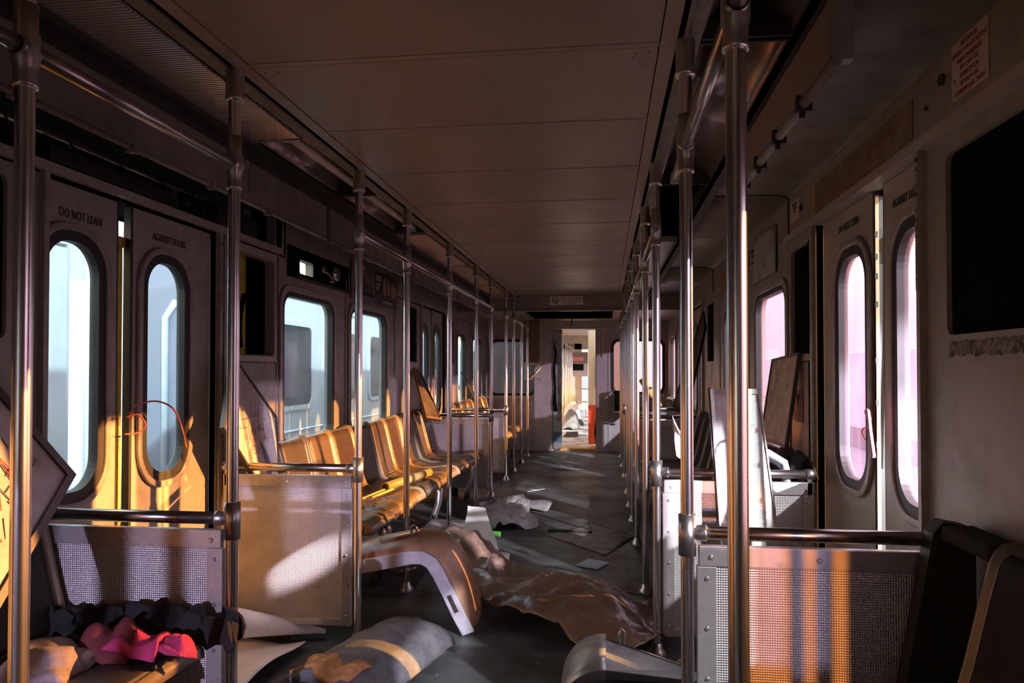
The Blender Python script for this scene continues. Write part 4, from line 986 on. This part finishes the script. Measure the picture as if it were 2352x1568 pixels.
# ------------------------------------------------------------------ straps on the doors
def strap(pts, r, m, label):
    c = []
    n = len(pts)
    for i in range(n-1):   # catmull
        p0, p1, p2, p3 = [Vector(pts[max(0, min(n-1, i+k))]) for k in (-1, 0, 1, 2)]
        for q in range(6):
            t_ = q/6; c.append(0.5*((2*p1)+(-p0+p2)*t_+(2*p0-5*p1+4*p2-p3)*t_**2+(-p0+3*p1-3*p2+p3)*t_**3))
    c.append(Vector(pts[-1]))
    return tag(MB().tube(c, r, 8).build('cable_tie', m), label, 'cable tie')
xs = WL+0.02
strap([(xs, 2.585, 1.045), (xs+0.02, 2.60, 1.09), (xs+0.05, 2.68, 1.105), (xs+0.06, 2.78, 1.07), (xs+0.05, 2.86, 0.985), (xs+0.04, 2.91, 0.90)], 0.0035, redtie, 'long red cable tie arching across the gap of the near left doors')
strap([(xs, 2.575, 1.05), (xs+0.02, 2.62, 1.055), (xs+0.02, 2.66, 1.01), (xs, 2.64, 0.985), (xs-0.01, 2.58, 0.985)], 0.003, redtie, 'short orange cable loop tied across the gap of the near left doors')
xs = WR-0.02
strap([(xs, 2.70, 1.055), (xs-0.02, 2.68, 1.08), (xs-0.03, 2.63, 1.085), (xs-0.04, 2.58, 1.02), (xs-0.05, 2.52, 0.945)], 0.006, pinktie, 'pink strap arching from the gap of the near right doors')
strap([(xs, 2.69, 1.03), (xs-0.01, 2.74, 1.02), (xs, 2.78, 1.0), (xs-0.01, 2.72, 0.985)], 0.0025, redtie, 'thin orange cable loop in the gap of the near right doors')
strap([(-1.822, 7.61, 0.93), (-1.80, 7.66, 1.12), (-1.79, 7.74, 1.13), (-1.822, 7.79, 0.9)], 0.004, redtie, 'red cable tie looped on the far left doors')
# objects in the door gaps
tag(MB().box(WL-0.10, WL-0.03, 2.60, 2.615, 0.0, 1.70).box(WL-0.10, WL-0.05, 2.58, 2.66, 1.70, 1.74).build('yellow_edge_strip', yellow), 'yellow strip showing in the gap of the near left doors', 'strip')
t = MB().box(WR+0.028, WR+0.040, 2.775, 2.79, 0.0, 1.85).build('door_edge_bar', mat('tan_bar', (0.42, 0.26, 0.13), 0.45)); tag(t, 'tan metal bar standing in the gap of the near right doors', 'bar')
b = MB()
for z in (0.55, 0.95, 1.1, 1.25, 1.45, 1.55, 1.62, 1.7): b.box(WR+0.024, WR+0.034, 2.770, 2.785, z, z+0.02)
b.build('bolts', darkm, t)
tag(MB().box(WR+0.10, WR+0.13, 2.70, 2.74, 1.66, 1.74).tube([(WR+0.1, 2.735, 1.66), (WR+0.1, 2.73, 1.3), (WR+0.1, 2.71, 0.9)], 0.006, 8).build('yellow_tape', yellow), 'yellow tape hanging in the bright gap of the near right doors', 'tape')

# ------------------------------------------------------------------ floor litter
def sheet(name, fn, nu, nv, m, label, cat, seed=0, amp=0.012, freq=9.0, th=0.002, sub=True, zmin=0.004):
    from mathutils import noise
    def f(u, v):
        p = Vector(fn(u, v)); q = Vector((p.x*freq+seed*7.3, p.y*freq, p.z*freq))
        a = noise.noise(q); c_ = abs(noise.noise(q*0.5+Vector((3, 1, 5))))
        if amp > 0.08: c_ = 0.55*(1-abs(noise.noise(q)))**2*0.8+0.25*abs(noise.noise(q*2.3))+0.1*abs(noise.noise(q*5))
        p += Vector((a*amp*0.5, noise.noise(q+Vector((9, 2, 1)))*amp*0.5, (c_*1.8-0.3)*amp))
        p.z = max(zmin, p.z); return p
    o = MB().grid(f, nu, nv, smooth=sub).build(name, m, solid=th)
    if cat: tag(o, label, cat)
    return o
def patch(P):   # bilinear patch of four corners
    P = [Vector(p) for p in P]
    return lambda u, v: (P[0]*(1-u)+P[1]*u)*(1-v)+(P[3]*(1-u)+P[2]*u)*v

# the long crumpled brown tarp
def tarpf(u, v):
    v = 0.08+0.84*v
    ctr = [(-0.93, 4.45), (-0.72, 4.15), (-0.42, 3.88), (-0.12, 3.62), (0.10, 3.38), (0.20, 3.22)]
    i = u*(len(ctr)-1); k = min(int(i), len(ctr)-2); q = i-k
    cx = ctr[k][0]*(1-q)+ctr[k+1][0]*q; cy = ctr[k][1]*(1-q)+ctr[k+1][1]*q
    w = 0.20+0.16*math.sin(u*PI)+0.02*math.sin(u*17)
    d = Vector((0.70, 0.72, 0))
    h = (0.17*(1-u)**0.7+0.07)*math.sin(v*PI)**0.8*(0.75+0.25*math.sin(u*11+1))
    return (cx+d.x*(v-0.5)*w*2, cy+d.y*(v-0.5)*w*2, 0.008+h)
sheet('crumpled_tarp', tarpf, 64, 38, tarpm, 'long crumpled brown plastic tarp sprawled across the aisle floor', 'tarp', 3, 0.085, 3.6, 0.002, True)
# papers
sheet('white_paper', lambda u, v: (-0.95+0.28*u*(1-0.5*v)+0.02*v, 4.86+0.10*v-0.10*u, 0.01+0.30*v), 12, 12, paperm, 'crumpled white paper standing upright beside the overturned seat', 'paper', 5, 0.018, 6, 0.001, False)
sheet('white_paper', lambda u, v: (-0.90+0.16*u, 4.72+0.12*v, 0.01+0.05*math.sin(u*3)*v), 10, 8, paperm, 'small crumpled white paper under the upright sheet', 'paper', 6, 0.02, 10, 0.001, False)
sheet('plastic_sheet', patch([(-0.90, 4.55, 0.01), (-0.60, 4.58, 0.01), (-0.62, 4.82, 0.02), (-0.86, 4.85, 0.03)]), 14, 10, paperm, 'flat white plastic sheet on the floor behind the tarp', 'plastic sheet', 7, 0.03, 9, 0.001, False)
b = MB().box(-1.27, -1.0, 5.15, 5.42, 0.0, 0.09); t = b.build('white_box', paperm, bevel=0.006); tag(t, 'white carton on the floor beneath the long left bench', 'box')
MB().box(-1.285, -0.985, 5.135, 5.435, 0.092, 0.112).build('lid', paperm, t)
sheet('white_paper', lambda u, v: (-1.24+0.22*u, 4.90+0.18*v, 0.02+0.10*math.sin(v*PI/2)*math.cos(u*1.4)), 10, 8, paperm, 'curled white paper beneath the bench in front of the carton', 'paper', 8, 0.02, 7, 0.001)
sheet('white_paper', patch([(-1.04, 4.96, 0.02), (-0.92, 5.0, 0.02), (-0.94, 5.5, 0.06), (-0.99, 5.5, 0.10)]), 4, 8, paperm, 'thin white paper pointing away between carton and upright sheet', 'paper', 9, 0.01, 9, 0.001)
# grey crumpled bag and long flap further back
sheet('grey_bag', patch([(-0.93, 5.55, 0.02), (-0.52, 5.72, 0.01), (-0.72, 6.55, 0.07), (-1.08, 6.35, 0.05)]), 18, 18, greyp, 'crumpled grey paper bag lying in the middle of the aisle', 'bag', 10, 0.10, 5, 0.002, False)
sheet('cardboard_flap', patch([(-0.94, 6.62, 0.02), (-0.50, 6.35, 0.02), (-0.46, 6.55, 0.05), (-0.95, 7.05, 0.03)]), 12, 5, greyp, 'long bent cardboard flap behind the grey bag', 'cardboard', 11, 0.03, 5, 0.003)
# cardboard mats
for P, l, sd in (([(-0.44, 5.50, 0.003), (0.00, 4.95, 0.003), (0.22, 5.55, 0.004), (-0.10, 5.95, 0.004)], 'ragged brown cardboard mat lying flat in the aisle', 1),
                 ([(-0.62, 9.1, 0.003), (-0.22, 9.1, 0.003), (-0.18, 11.0, 0.003), (-0.50, 11.0, 0.003)], 'long pale floor mat leading to the end doorway', 2),
                 ([(-0.05, 4.2, 0.003), (0.25, 4.1, 0.003), (0.22, 4.45, 0.004), (0.02, 4.42, 0.004)], 'torn dark cardboard scrap beside the right pole row', 3)):
    sheet('floor_mat', patch(P), 16, 12, cardm if sd != 2 else mat('pale_mat', (0.17, 0.165, 0.16), 0.7, 0, (14, (0.07, 0.065, 0.06), 0.4, 0.65)), l, 'mat' if sd == 2 else 'cardboard', sd+20, 0.006, 8, 0.003)
tag(MB().tube([(-0.43, 5.62, 0.015), (-0.10, 5.60, 0.015)], 0.012, 10).build('dark_stick', darkm), 'dark stick lying on the floor before the cardboard mat', 'stick')
sheet('blue_card', patch([(-0.19, 4.66, 0.006), (-0.05, 4.58, 0.006), (0.03, 4.76, 0.006), (-0.11, 4.84, 0.006)]), 4, 4, mat('pale_blue_card', (0.24, 0.33, 0.38), 0.4), 'small pale blue card lying flat in the aisle', 'card', 30, 0.002, 9, 0.001)
sheet('green_scrap', lambda u, v: (-0.845+0.09*u, 5.36+0.05*v-0.05*u, 0.02+0.03*math.sin(v*PI)), 6, 6, greenm, 'bright green plastic scrap on the floor beside the papers', 'scrap', 31, 0.01, 14, 0.002)
# rolled white poster lower left
def flap(u, v):
    x = -1.76+0.40*u; y = 2.62+0.62*v-0.10*u*v
    return (x+0.05*v, y, 0.006+0.085*max(0, u-0.55)**1.3*(0.6+v)+0.02*math.sin(v*5)*u)
sheet('white_poster', flap, 16, 14, paperm, 'large curled white poster on the floor at the foot of the second left partition', 'poster', 33, 0.008, 5, 0.0015, True)
def cone(u, v):
    a = -0.4+u*4.6; r = 0.075*(1-v)+0.012
    return (-1.66+0.38*v+r*math.cos(a)*0.3, 3.10+0.19*v-r*math.cos(a), 0.012+r+r*math.sin(a)*0.95)
sheet('rolled_paper', cone, 20, 10, paperm, 'cone of curled white paper with its tip pointing at the pole, behind the flat poster', 'paper roll', 34, 0.006, 5, 0.0015, True)
# foam cushion with torn orange end
def cush(u, v):
    a = (u-0.5)*PI*0.9
    cx, cy = -0.84-0.17*(1-v), 3.24-0.72*(1-v)
    return (cx+0.17*math.sin(a)*1.05, cy-0.05*math.sin(a), 0.012+0.12*math.cos(a)**0.9*(1-0.25*v**6))
t = empty('foam_cushion', (-0.95, 2.95, 0), 'grey curved foam slab with torn orange end at the bottom of the frame', 'cushion')
child(sheet('slab', cush, 14, 16, cushm, None, None, 40, 0.012, 10, 0.035), t)
child(sheet('torn_end', lambda u, v: Vector(cush(0.25+0.5*u, 0.0+0.20*v+0.05*math.sin(u*7)))+Vector((0, 0, 0.024)), 12, 5, rustm, None, None, 41, 0.025, 16, 0.012), t)
# galvanised box at lower right
t = empty('metal_pan', (0.05, 2.8, 0), 'dented galvanised metal pan with wire handle at the bottom edge', 'metal pan')
def panf(u, v): return (-0.12+0.14*math.sin(u*PI/2), 2.6+0.38*v, 0.16*(1-math.cos(u*PI/2))**0.9+0.004) if False else (-0.17+0.17*(1-math.cos(u*PI/2)), 2.62+0.36*v, 0.004+0.175*math.sin(u*PI/2))
child(MB().grid(panf, 10, 3).build('curved_end', metbox, solid=0.003), t)
b = MB().add([(0, 2.62, 0.179), (0.34, 2.62, 0.155), (0.34, 2.98, 0.05), (0, 2.98, 0.155), (0, 2.98, 0.0), (0.34, 2.98, 0.0)], [(0, 1, 2, 3), (3, 2, 5, 4)])
child(b.build('sloping_lid', metbox, solid=0.003), t)
child(MB().tube([(0.0, 2.985, 0.158), (0.34, 2.985, 0.056)], 0.004, 8).build('rim_wire', steel_dull), t)
child(MB().tube([(0.05, 2.985, 0.10), (0.07, 2.99, 0.135), (0.075, 2.99, 0.185), (0.062, 2.99, 0.20), (0.052, 2.99, 0.17), (0.055, 2.985, 0.14)], 0.007, 10).build('handle', cast), t)
child(MB().tube([(0.01, 2.98, 0.15), (0.03, 2.985, 0.115), (0.055, 2.985, 0.145)], 0.003, 6).build('wire', darkm), t)
tag(MB().tube([(0.24, 3.05, 0.01), (0.30, 3.12, 0.035), (0.34, 3.05, 0.01)], 0.006, 8).build('bent_wire', rustm), 'small rusty bent wire beside the galvanised pan', 'wire')
sheet('orange_scrap', patch([(0.10, 3.80, 0.01), (0.20, 3.74, 0.02), (0.22, 3.86, 0.06), (0.16, 3.90, 0.02)]), 5, 5, mat('pink_orange_paper', (0.62, 0.30, 0.20), 0.5), 'small pinkish paper scrap behind the second right pole', 'paper', 50, 0.015, 12, 0.001)
# small twigs
tag(MB().tube([(-0.80, 7.60, 0.006), (-0.68, 7.51, 0.006)], 0.004, 6).build('twig', paperm), 'shorter pale twig on the floor near the far doors', 'twig')
tag(MB().tube([(-0.78, 7.42, 0.006), (-0.62, 7.62, 0.006)], 0.004, 6).build('twig', paperm), 'longer pale twig on the floor near the far doors', 'twig')
# scattered debris: uncountable
rnd = random.Random(12); b = MB()
for k in range(420):
    x = WL+0.5+rnd.random()*2.1; y = 2.6+rnd.random()**1.3*8; s_ = 0.002+rnd.random()**2*0.008
    M = Matrix.Translation((x, y, s_*0.2)) @ Matrix.Rotation(rnd.random()*6.28, 4, 'Z')
    b.obox(M, s_*2.2, s_, s_*0.4)
tag(b.build('floor_debris', cardm), 'tiny crumbs and flakes of debris strewn over the floor', 'debris', kind='stuff')
b = MB()
for k in range(34):
    yy = 4.0+rnd.random()*0.5; dd_ = 0.28+rnd.random()*0.2; b.obox(Matrix.Translation((WL+dd_, yy, 0.442)) @ Matrix.Rotation(rnd.random()*6, 4, 'Z'), 0.012, 0.006, 0.004)
for k in range(26):
    yy = 5.9+rnd.random()*0.5; dd_ = 0.30+rnd.random()*0.2; b.obox(Matrix.Translation((WL+dd_, yy, 0.444)) @ Matrix.Rotation(rnd.random()*6, 4, 'Z'), 0.010, 0.006, 0.004)
tag(b.build('seat_crumbs', darkm), 'dark crumbs scattered on the long left bench seats', 'debris', kind='stuff')
# yellow tube and sticks on the bench
t = MB().tube([(-1.40, 4.62, 0.478), (-1.28, 5.32, 0.478)], 0.028, 18).build('yellow_tube', yelt); tag(t, 'orange-yellow tube lying across the long left bench', 'tube')
MB().tube([(-1.4015, 4.61, 0.478), (-1.401, 4.613, 0.478)], 0.02, 14).build('dark_core', darkm, t)
for dx, l in ((0.0, 'left of two thin sticks beside the yellow tube'), (0.045, 'right of two thin sticks beside the yellow tube')):
    tag(MB().tube([(-1.45+dx, 4.30+dx, 0.455), (-1.40+dx, 4.60+dx, 0.462)], 0.008, 10).build('thin_stick', yelt), l, 'stick')
b = MB().tube([(-1.35, 4.35, 0.05), (-1.15, 4.05, 0.10), (-1.02, 3.92, 0.16)], [0.012, 0.010, 0.006], 8)
tag(b.build('long_stick', seatr), 'tan stick sloping up from under the long bench behind the overturned seat', 'stick')

# clothes on the near left seat
def lump(cx, cy, rx, ry, h, z0): return lambda u, v: (cx+rx*(u-0.5)*2, cy+ry*(v-0.5)*2, z0+h*max(0, math.sin(u*PI)*math.sin(v*PI))**0.5)
sheet('white_cloth', lump(-1.46, 1.80, 0.095, 0.10, 0.06, 0.44), 26, 26, whitec, 'rumpled whitish garment on the near left seat', 'clothes', 60, 0.05, 16, 0.003, True, 0.43)
sheet('maroon_cloth', lump(-1.36, 1.92, 0.09, 0.07, 0.07, 0.44), 18, 18, redm, 'dark maroon garment beside the whitish one on the near left seat', 'clothes', 61, 0.05, 16, 0.003, True, 0.43)
sheet('pink_cloth', lump(-1.265, 1.90, 0.075, 0.05, 0.06, 0.445), 18, 14, pinkm, 'bright pink cloth lying on the near left seat, nearer the pole', 'clothes', 62, 0.045, 20, 0.003, True, 0.43)
sheet('pink_cloth', lump(-1.17, 1.91, 0.05, 0.045, 0.06, 0.445), 14, 14, pinkm, 'smaller pink cloth scrap at the right end of the garments', 'clothes', 63, 0.04, 20, 0.003, True, 0.43)
sheet('black_cloth', lambda u, v: (-1.62+0.58*u, 1.99+0.055*v, 0.46+0.07*math.sin(v*PI)-0.16*max(0, u-0.8)), 40, 10, blackc, 'fluffy black cloth heaped along the near partition behind the pink garments', 'clothes', 64, 0.05, 30, 0.006, False, 0.2)

# ------------------------------------------------------------------ outside left: silver train
def train(name, x, y0, y1, label, dep=2.6, m=train_s):
    t = empty(name, (x, (y0+y1)/2, -1), label, 'train', 'parked trains outside')
    b = MB(); L = y1-y0
    b.box(x-dep, x, y0, y1, -0.2, 2.6)
    child(b.build('car_body', m, bevel=0.06), t)
    child(MB().box(x-dep+0.1, x-0.1, y0+0.3, y1-0.3, -0.95, -0.2).build('underframe', darkm), t)
    k = 0; y = y0+0.5
    while y < y1-1.0:
        door_ = k % 3 == 1
        if door_:
            child(MB().plate(rr(y, y+1.2, 0.02, 1.95, 0.05), rr(y+0.02, y+1.18, 0.04, 1.93, 0.04), X(x+0.02), X(x)).box(x, x+0.015, y+0.59, y+0.61, 0.03, 1.93).build('door_frame', m), t)
            for q in (0.12, 0.72):
                child(MB().slab(rr(y+q, y+q+0.36, 0.85, 1.7, 0.08), X(x+0.012), X(x)).build('window_pane', train_w), t)
            y += 1.7
        else:
            child(MB().plate(rr(y-0.05, y+1.25, 0.80, 1.75, 0.12), rr(y, y+1.2, 0.85, 1.7, 0.09), X(x+0.02), X(x)).build('window_frame', m), t)
            child(MB().slab(rr(y, y+1.2, 0.85, 1.7, 0.09), X(x+0.012), X(x)).build('window_pane', train_w), t)
            y += 1.6
        k += 1
    b = MB()
    for z in (0.1, 0.22, 0.34, 0.46, 0.58, 2.0, 2.1, 2.2): b.tube([(x+0.004, y0+0.08, z), (x+0.004, y1-0.08, z)], 0.012, 6)
    child(b.build('corrugation', m), t)
    return t
train('silver_train_car', -3.3, -7.0, 4.25, 'silver train car outside the left doors, behind the gap of sky')
train('silver_train_car', -3.3, 6.3, 20.5, 'silver train car outside the left windows', 1.5)
tB = [o for o in bpy.data.objects if o.name.startswith('silver_train_car')][-1]
child(MB().box(-4.25, -3.32, 6.27, 6.30, -0.1, 2.5).build('end_panel', mat('train_end_grey', (0.17, 0.19, 0.24), 0.35)), tB)
child(MB().box(-3.55, -3.45, 6.255, 6.27, 1.05, 1.55).build('pale_window', mat('pale_window_white', (0.9, 0.9, 0.95), 0.4)), tB)  # small white spot on the car end, drawn as a pale panel
child(MB().tube([(-3.95, 6.25, 0.0), (-3.95, 6.25, 1.7), (-3.85, 6.25, 1.85)], 0.03, 8).build('corner_rail', train_s), tB)
t = empty('added_white_wagon', (-7, 7, -1), 'made-up white wagon giving the bright band in the near left door window', 'wagon')  # invented wagon, white to supply the bright band in the door window
child(MB().box(-8.0, -6.2, 4.2, 9.3, -0.4, 2.3).build('wagon_body', mat('white_wagon_paint', (0.85, 0.88, 0.90), 0.5), bevel=0.05), t)
child(MB().box(-7.9, -6.3, 4.5, 9.0, -0.95, -0.4).build('wheels', darkm), t)
t = empty('added_grey_wagon', (-7, 13, -1), 'made-up blue-grey wagon darkening the window view beyond the white one', 'wagon')  # invented wagon, dark to tone down the second door window
child(MB().box(-8.0, -6.2, 9.5, 17, -0.4, 2.2).build('wagon_body', mat('grey_wagon_paint', (0.16, 0.19, 0.26), 0.4), bevel=0.05), t)
child(MB().box(-7.9, -6.3, 9.8, 16.7, -0.95, -0.4).build('wheels', darkm), t)
child(MB().slab(rr(10.9, 11.25, 0.9, 1.5, 0.05), X(-6.18), X(-6.2)).build('window_pane', mat('pale_pane', (0.9, 0.9, 0.95), 0.2)), t)
# right: low pink wagons, added to hide and shade the sunlit ground
for y0, y1, l in ((-12, 7.5, 'unseen pink-grey low wagon added to shade the ground on the right'), (8.5, 48, 'long pink-grey low wagon added beyond the right windows to hide sunlit ground')):
    t = empty('shade_wagon', (7.6, (y0+y1)/2, -1), l, 'wagon', 'wagons outside on the right')
    child(MB().box(7.0, 9.2, y0, y1, -0.4, 1.75).build('wagon_body', pinkw, bevel=0.05), t)
    child(MB().box(7.1, 9.1, y0+0.5, y1-0.5, -0.95, -0.4).build('wheels', darkm), t)
b = MB().box(-60, 60, -40, 80, -1.1, -1.0); tag(b.build('ground', groundm), None, None, kind='structure')

# ------------------------------------------------------------------ second car seen through the doorway
Y2, Y2E = 12.05, 24.0
b = MB().box(WL, WR, Y2, Y2E, -0.06, 0.0); tag(b.build('floor', car2floor), None, None, kind='structure')
b = MB().box(WL, WR, Y2+0.1, Y2E, CZ, CZ+0.02).box(WL, -0.9, Y2, Y2+0.1, 0, 2.15).box(0.1, WR, Y2, Y2+0.1, 0, 2.15)
b.box(WL, WR, 19.5, 19.6, 1.93, 2.13)
tag(b.build('ceiling', mat('car2_panel', (0.45, 0.42, 0.40), 0.4)), 'ceiling of the next car', None, kind='structure')
b = MB()
for X_ in (WL, WR):
    s = 1 if X_ == WR else -1
    b.box(X_, X_+s*0.05, Y2, Y2E, 0, 0.8).box(X_, X_+s*0.05, Y2, Y2E, 1.7, 2.15)
    y = Y2
    while y < Y2E: b.box(X_, X_+s*0.05, y, y+0.3, 0.8, 1.7); y += 1.4
b.box(WL, -0.75, Y2E, Y2E+0.05, 0, 2.15).box(-0.15, WR, Y2E, Y2E+0.05, 0, 2.15).box(WL, WR, Y2E, Y2E+0.05, 1.9, 2.15)
tag(b.build('wall_next_car', mat('car2_wall', (0.50, 0.42, 0.34), 0.45)), None, None, kind='structure')
for i, y in enumerate((12.9, 13.8, 14.9, 16.0, 17.1, 18.0, 19.1, 20.2, 21.2, 22.2)):
    pass
for i, y in enumerate((15.2, 16.4, 17.6, 18.6, 19.8, 21.0, 22.2)):
    t = MB().lathe(-0.93-0.0*i, y, [(0.0175, 0), (0.0175, 2.13)], 12).build('grab_pole', steel)
    tag(t, 'thin steel pole in the left row of the next car, seen through the end doorway', 'pole', 'poles of the next car')
tag(MB().tube([(-0.93, 15.2, 1.84), (-0.93, 22.2, 1.84)], 0.017, 10).build('overhead_handrail', steel_dull), 'overhead handrail in the next car', 'handrail')
# orange and cream door leaf in the next car's vestibule
t = empty('open_door_leaf', (-0.2, 12.2, 0), 'open end door of the next car, orange below and cream above', 'door')
child(MB().box(-0.275, -0.10, 12.15, 12.19, 0.66, 1.88).build('cream_upper', creamm), t)
child(MB().box(-0.275, -0.10, 12.15, 12.19, 0.02, 0.66).build('orange_lower', orangem), t)
child(MB().box(-0.165, -0.145, 12.12, 12.15, 0.95, 1.45).build('handle_bar', cast), t)
child(MB().tube([(-0.14, 12.1, 0.45), (-0.16, 12.08, 0.3), (-0.165, 12.08, 0.2), (-0.145, 12.1, 0.05)], 0.015, 10).build('rubber_hose', blackm), t)
child(MB().box(-0.175, -0.145, 12.14, 12.15, 0.42, 0.66).build('red_patch', redtie), t)
# debris in the next car
t = sheet('sack', lump(-0.72, 15.6, 0.17, 0.35, 0.34, 0.0), 14, 14, greyp, 'grey sack slumped on the floor of the next car', 'sack', 70, 0.12, 4, 0.004, False)
sheet('sack', lump(-0.78, 17.6, 0.2, 0.4, 0.40, 0.0), 14, 14, paperm, 'pale sack behind the grey one in the next car', 'sack', 71, 0.15, 4, 0.004, False)
sheet('black_rag', lump(-0.62, 16.6, 0.14, 0.2, 0.12, 0.0), 10, 10, blackc, 'black rag beside the sacks in the next car', 'rag', 72, 0.05, 4, 0.004, False)
sheet('dark_litter', patch([(-0.75, 13.6, 0.01), (-0.5, 13.7, 0.01), (-0.52, 14.3, 0.03), (-0.75, 14.2, 0.03)]), 8, 8, blackc, 'flat dark litter at the left of the next car floor', 'litter', 73, 0.04, 4, 0.004, False)
b = MB()
b.tube([(-0.75, 19.0, 0), (-0.75, 19.0, 0.75), (-0.22, 19.0, 0.75), (-0.22, 19.0, 0)], 0.02, 8).tube([(-0.75, 19.0, 0.42), (-0.22, 19.0, 0.42)], 0.016, 8)
for x in (-0.62, -0.49, -0.36): b.tube([(x, 19.0, 0.0), (x, 19.0, 0.42)], 0.01, 8)
tag(b.build('tubular_rack', cast), 'pale tubular metal frame standing at the back of the next car', 'frame')
t = MB().box(-0.95, -0.50, 21.5, 21.8, 1.05, 1.75).build('destination_box', mat('box_grey', (0.25, 0.22, 0.21), 0.5)); tag(t, 'grey box hanging at the far end of the next car', 'box')
MB().box(-0.93, -0.62, 21.48, 21.5, 1.50, 1.62).build('red_panel', pinktie, t)
MB().box(-0.93, -0.62, 21.48, 21.5, 1.22, 1.40).build('dark_screen', blackm, t)

# ------------------------------------------------------------------ loose pieces of these parts become parts of their own
def split_islands(o):
    me = o.data; n = len(me.vertices); p = list(range(n))
    def find(a):
        while p[a] != a: p[a] = p[p[a]]; a = p[a]
        return a
    for e in me.edges:
        a, c = find(e.vertices[0]), find(e.vertices[1])
        if a != c: p[a] = c
    isl = {}
    for f in me.polygons: isl.setdefault(find(f.vertices[0]), []).append(f)
    if len(isl) < 2 or len(isl) > 60: return
    first = True
    for fs in isl.values():
        idx = {}; vs = []; faces = []
        for f in fs:
            q = []
            for v in f.vertices:
                if v not in idx: idx[v] = len(vs); vs.append(me.vertices[v].co[:])
                q.append(idx[v])
            faces.append(q)
        m2 = bpy.data.meshes.new(me.name); m2.from_pydata(vs, [], faces)
        for m_ in me.materials: m2.materials.append(m_)
        for pl_, f in zip(m2.polygons, fs): pl_.use_smooth = f.use_smooth; pl_.material_index = f.material_index
        m2.update()
        if first: o.data = m2; first = False
        else:
            c = o.copy(); c.data = m2; C.objects.link(c); c.parent = o.parent; c.matrix_parent_inverse = o.matrix_parent_inverse.copy()
SPLIT = {'casting', 'end_plate', 'bolts', 'wiring', 'elbow_fitting', 'socket', 'end_strip', 'rivets', 'clips', 'bolt_heads', 'support_beam', 'back_plate',
         'bands', 'lock_plate', 'operating_rod', 'portrait_shapes', 'bracket', 'fan_motor', 'screws', 'skyline', 'rail_fitting'}
REN = {'bolts': 'bolt', 'rivets': 'rivet', 'clips': 'clip', 'bolt_heads': 'bolt_head', 'bands': 'band', 'wiring': 'wire', 'portrait_shapes': 'portrait', 'screws': 'screw'}
for o in list(bpy.data.objects):
    st = o.name.split('.')[0]
    if o.type == 'MESH' and st in SPLIT:
        if st in REN: o.name = REN[st]
        split_islands(o)
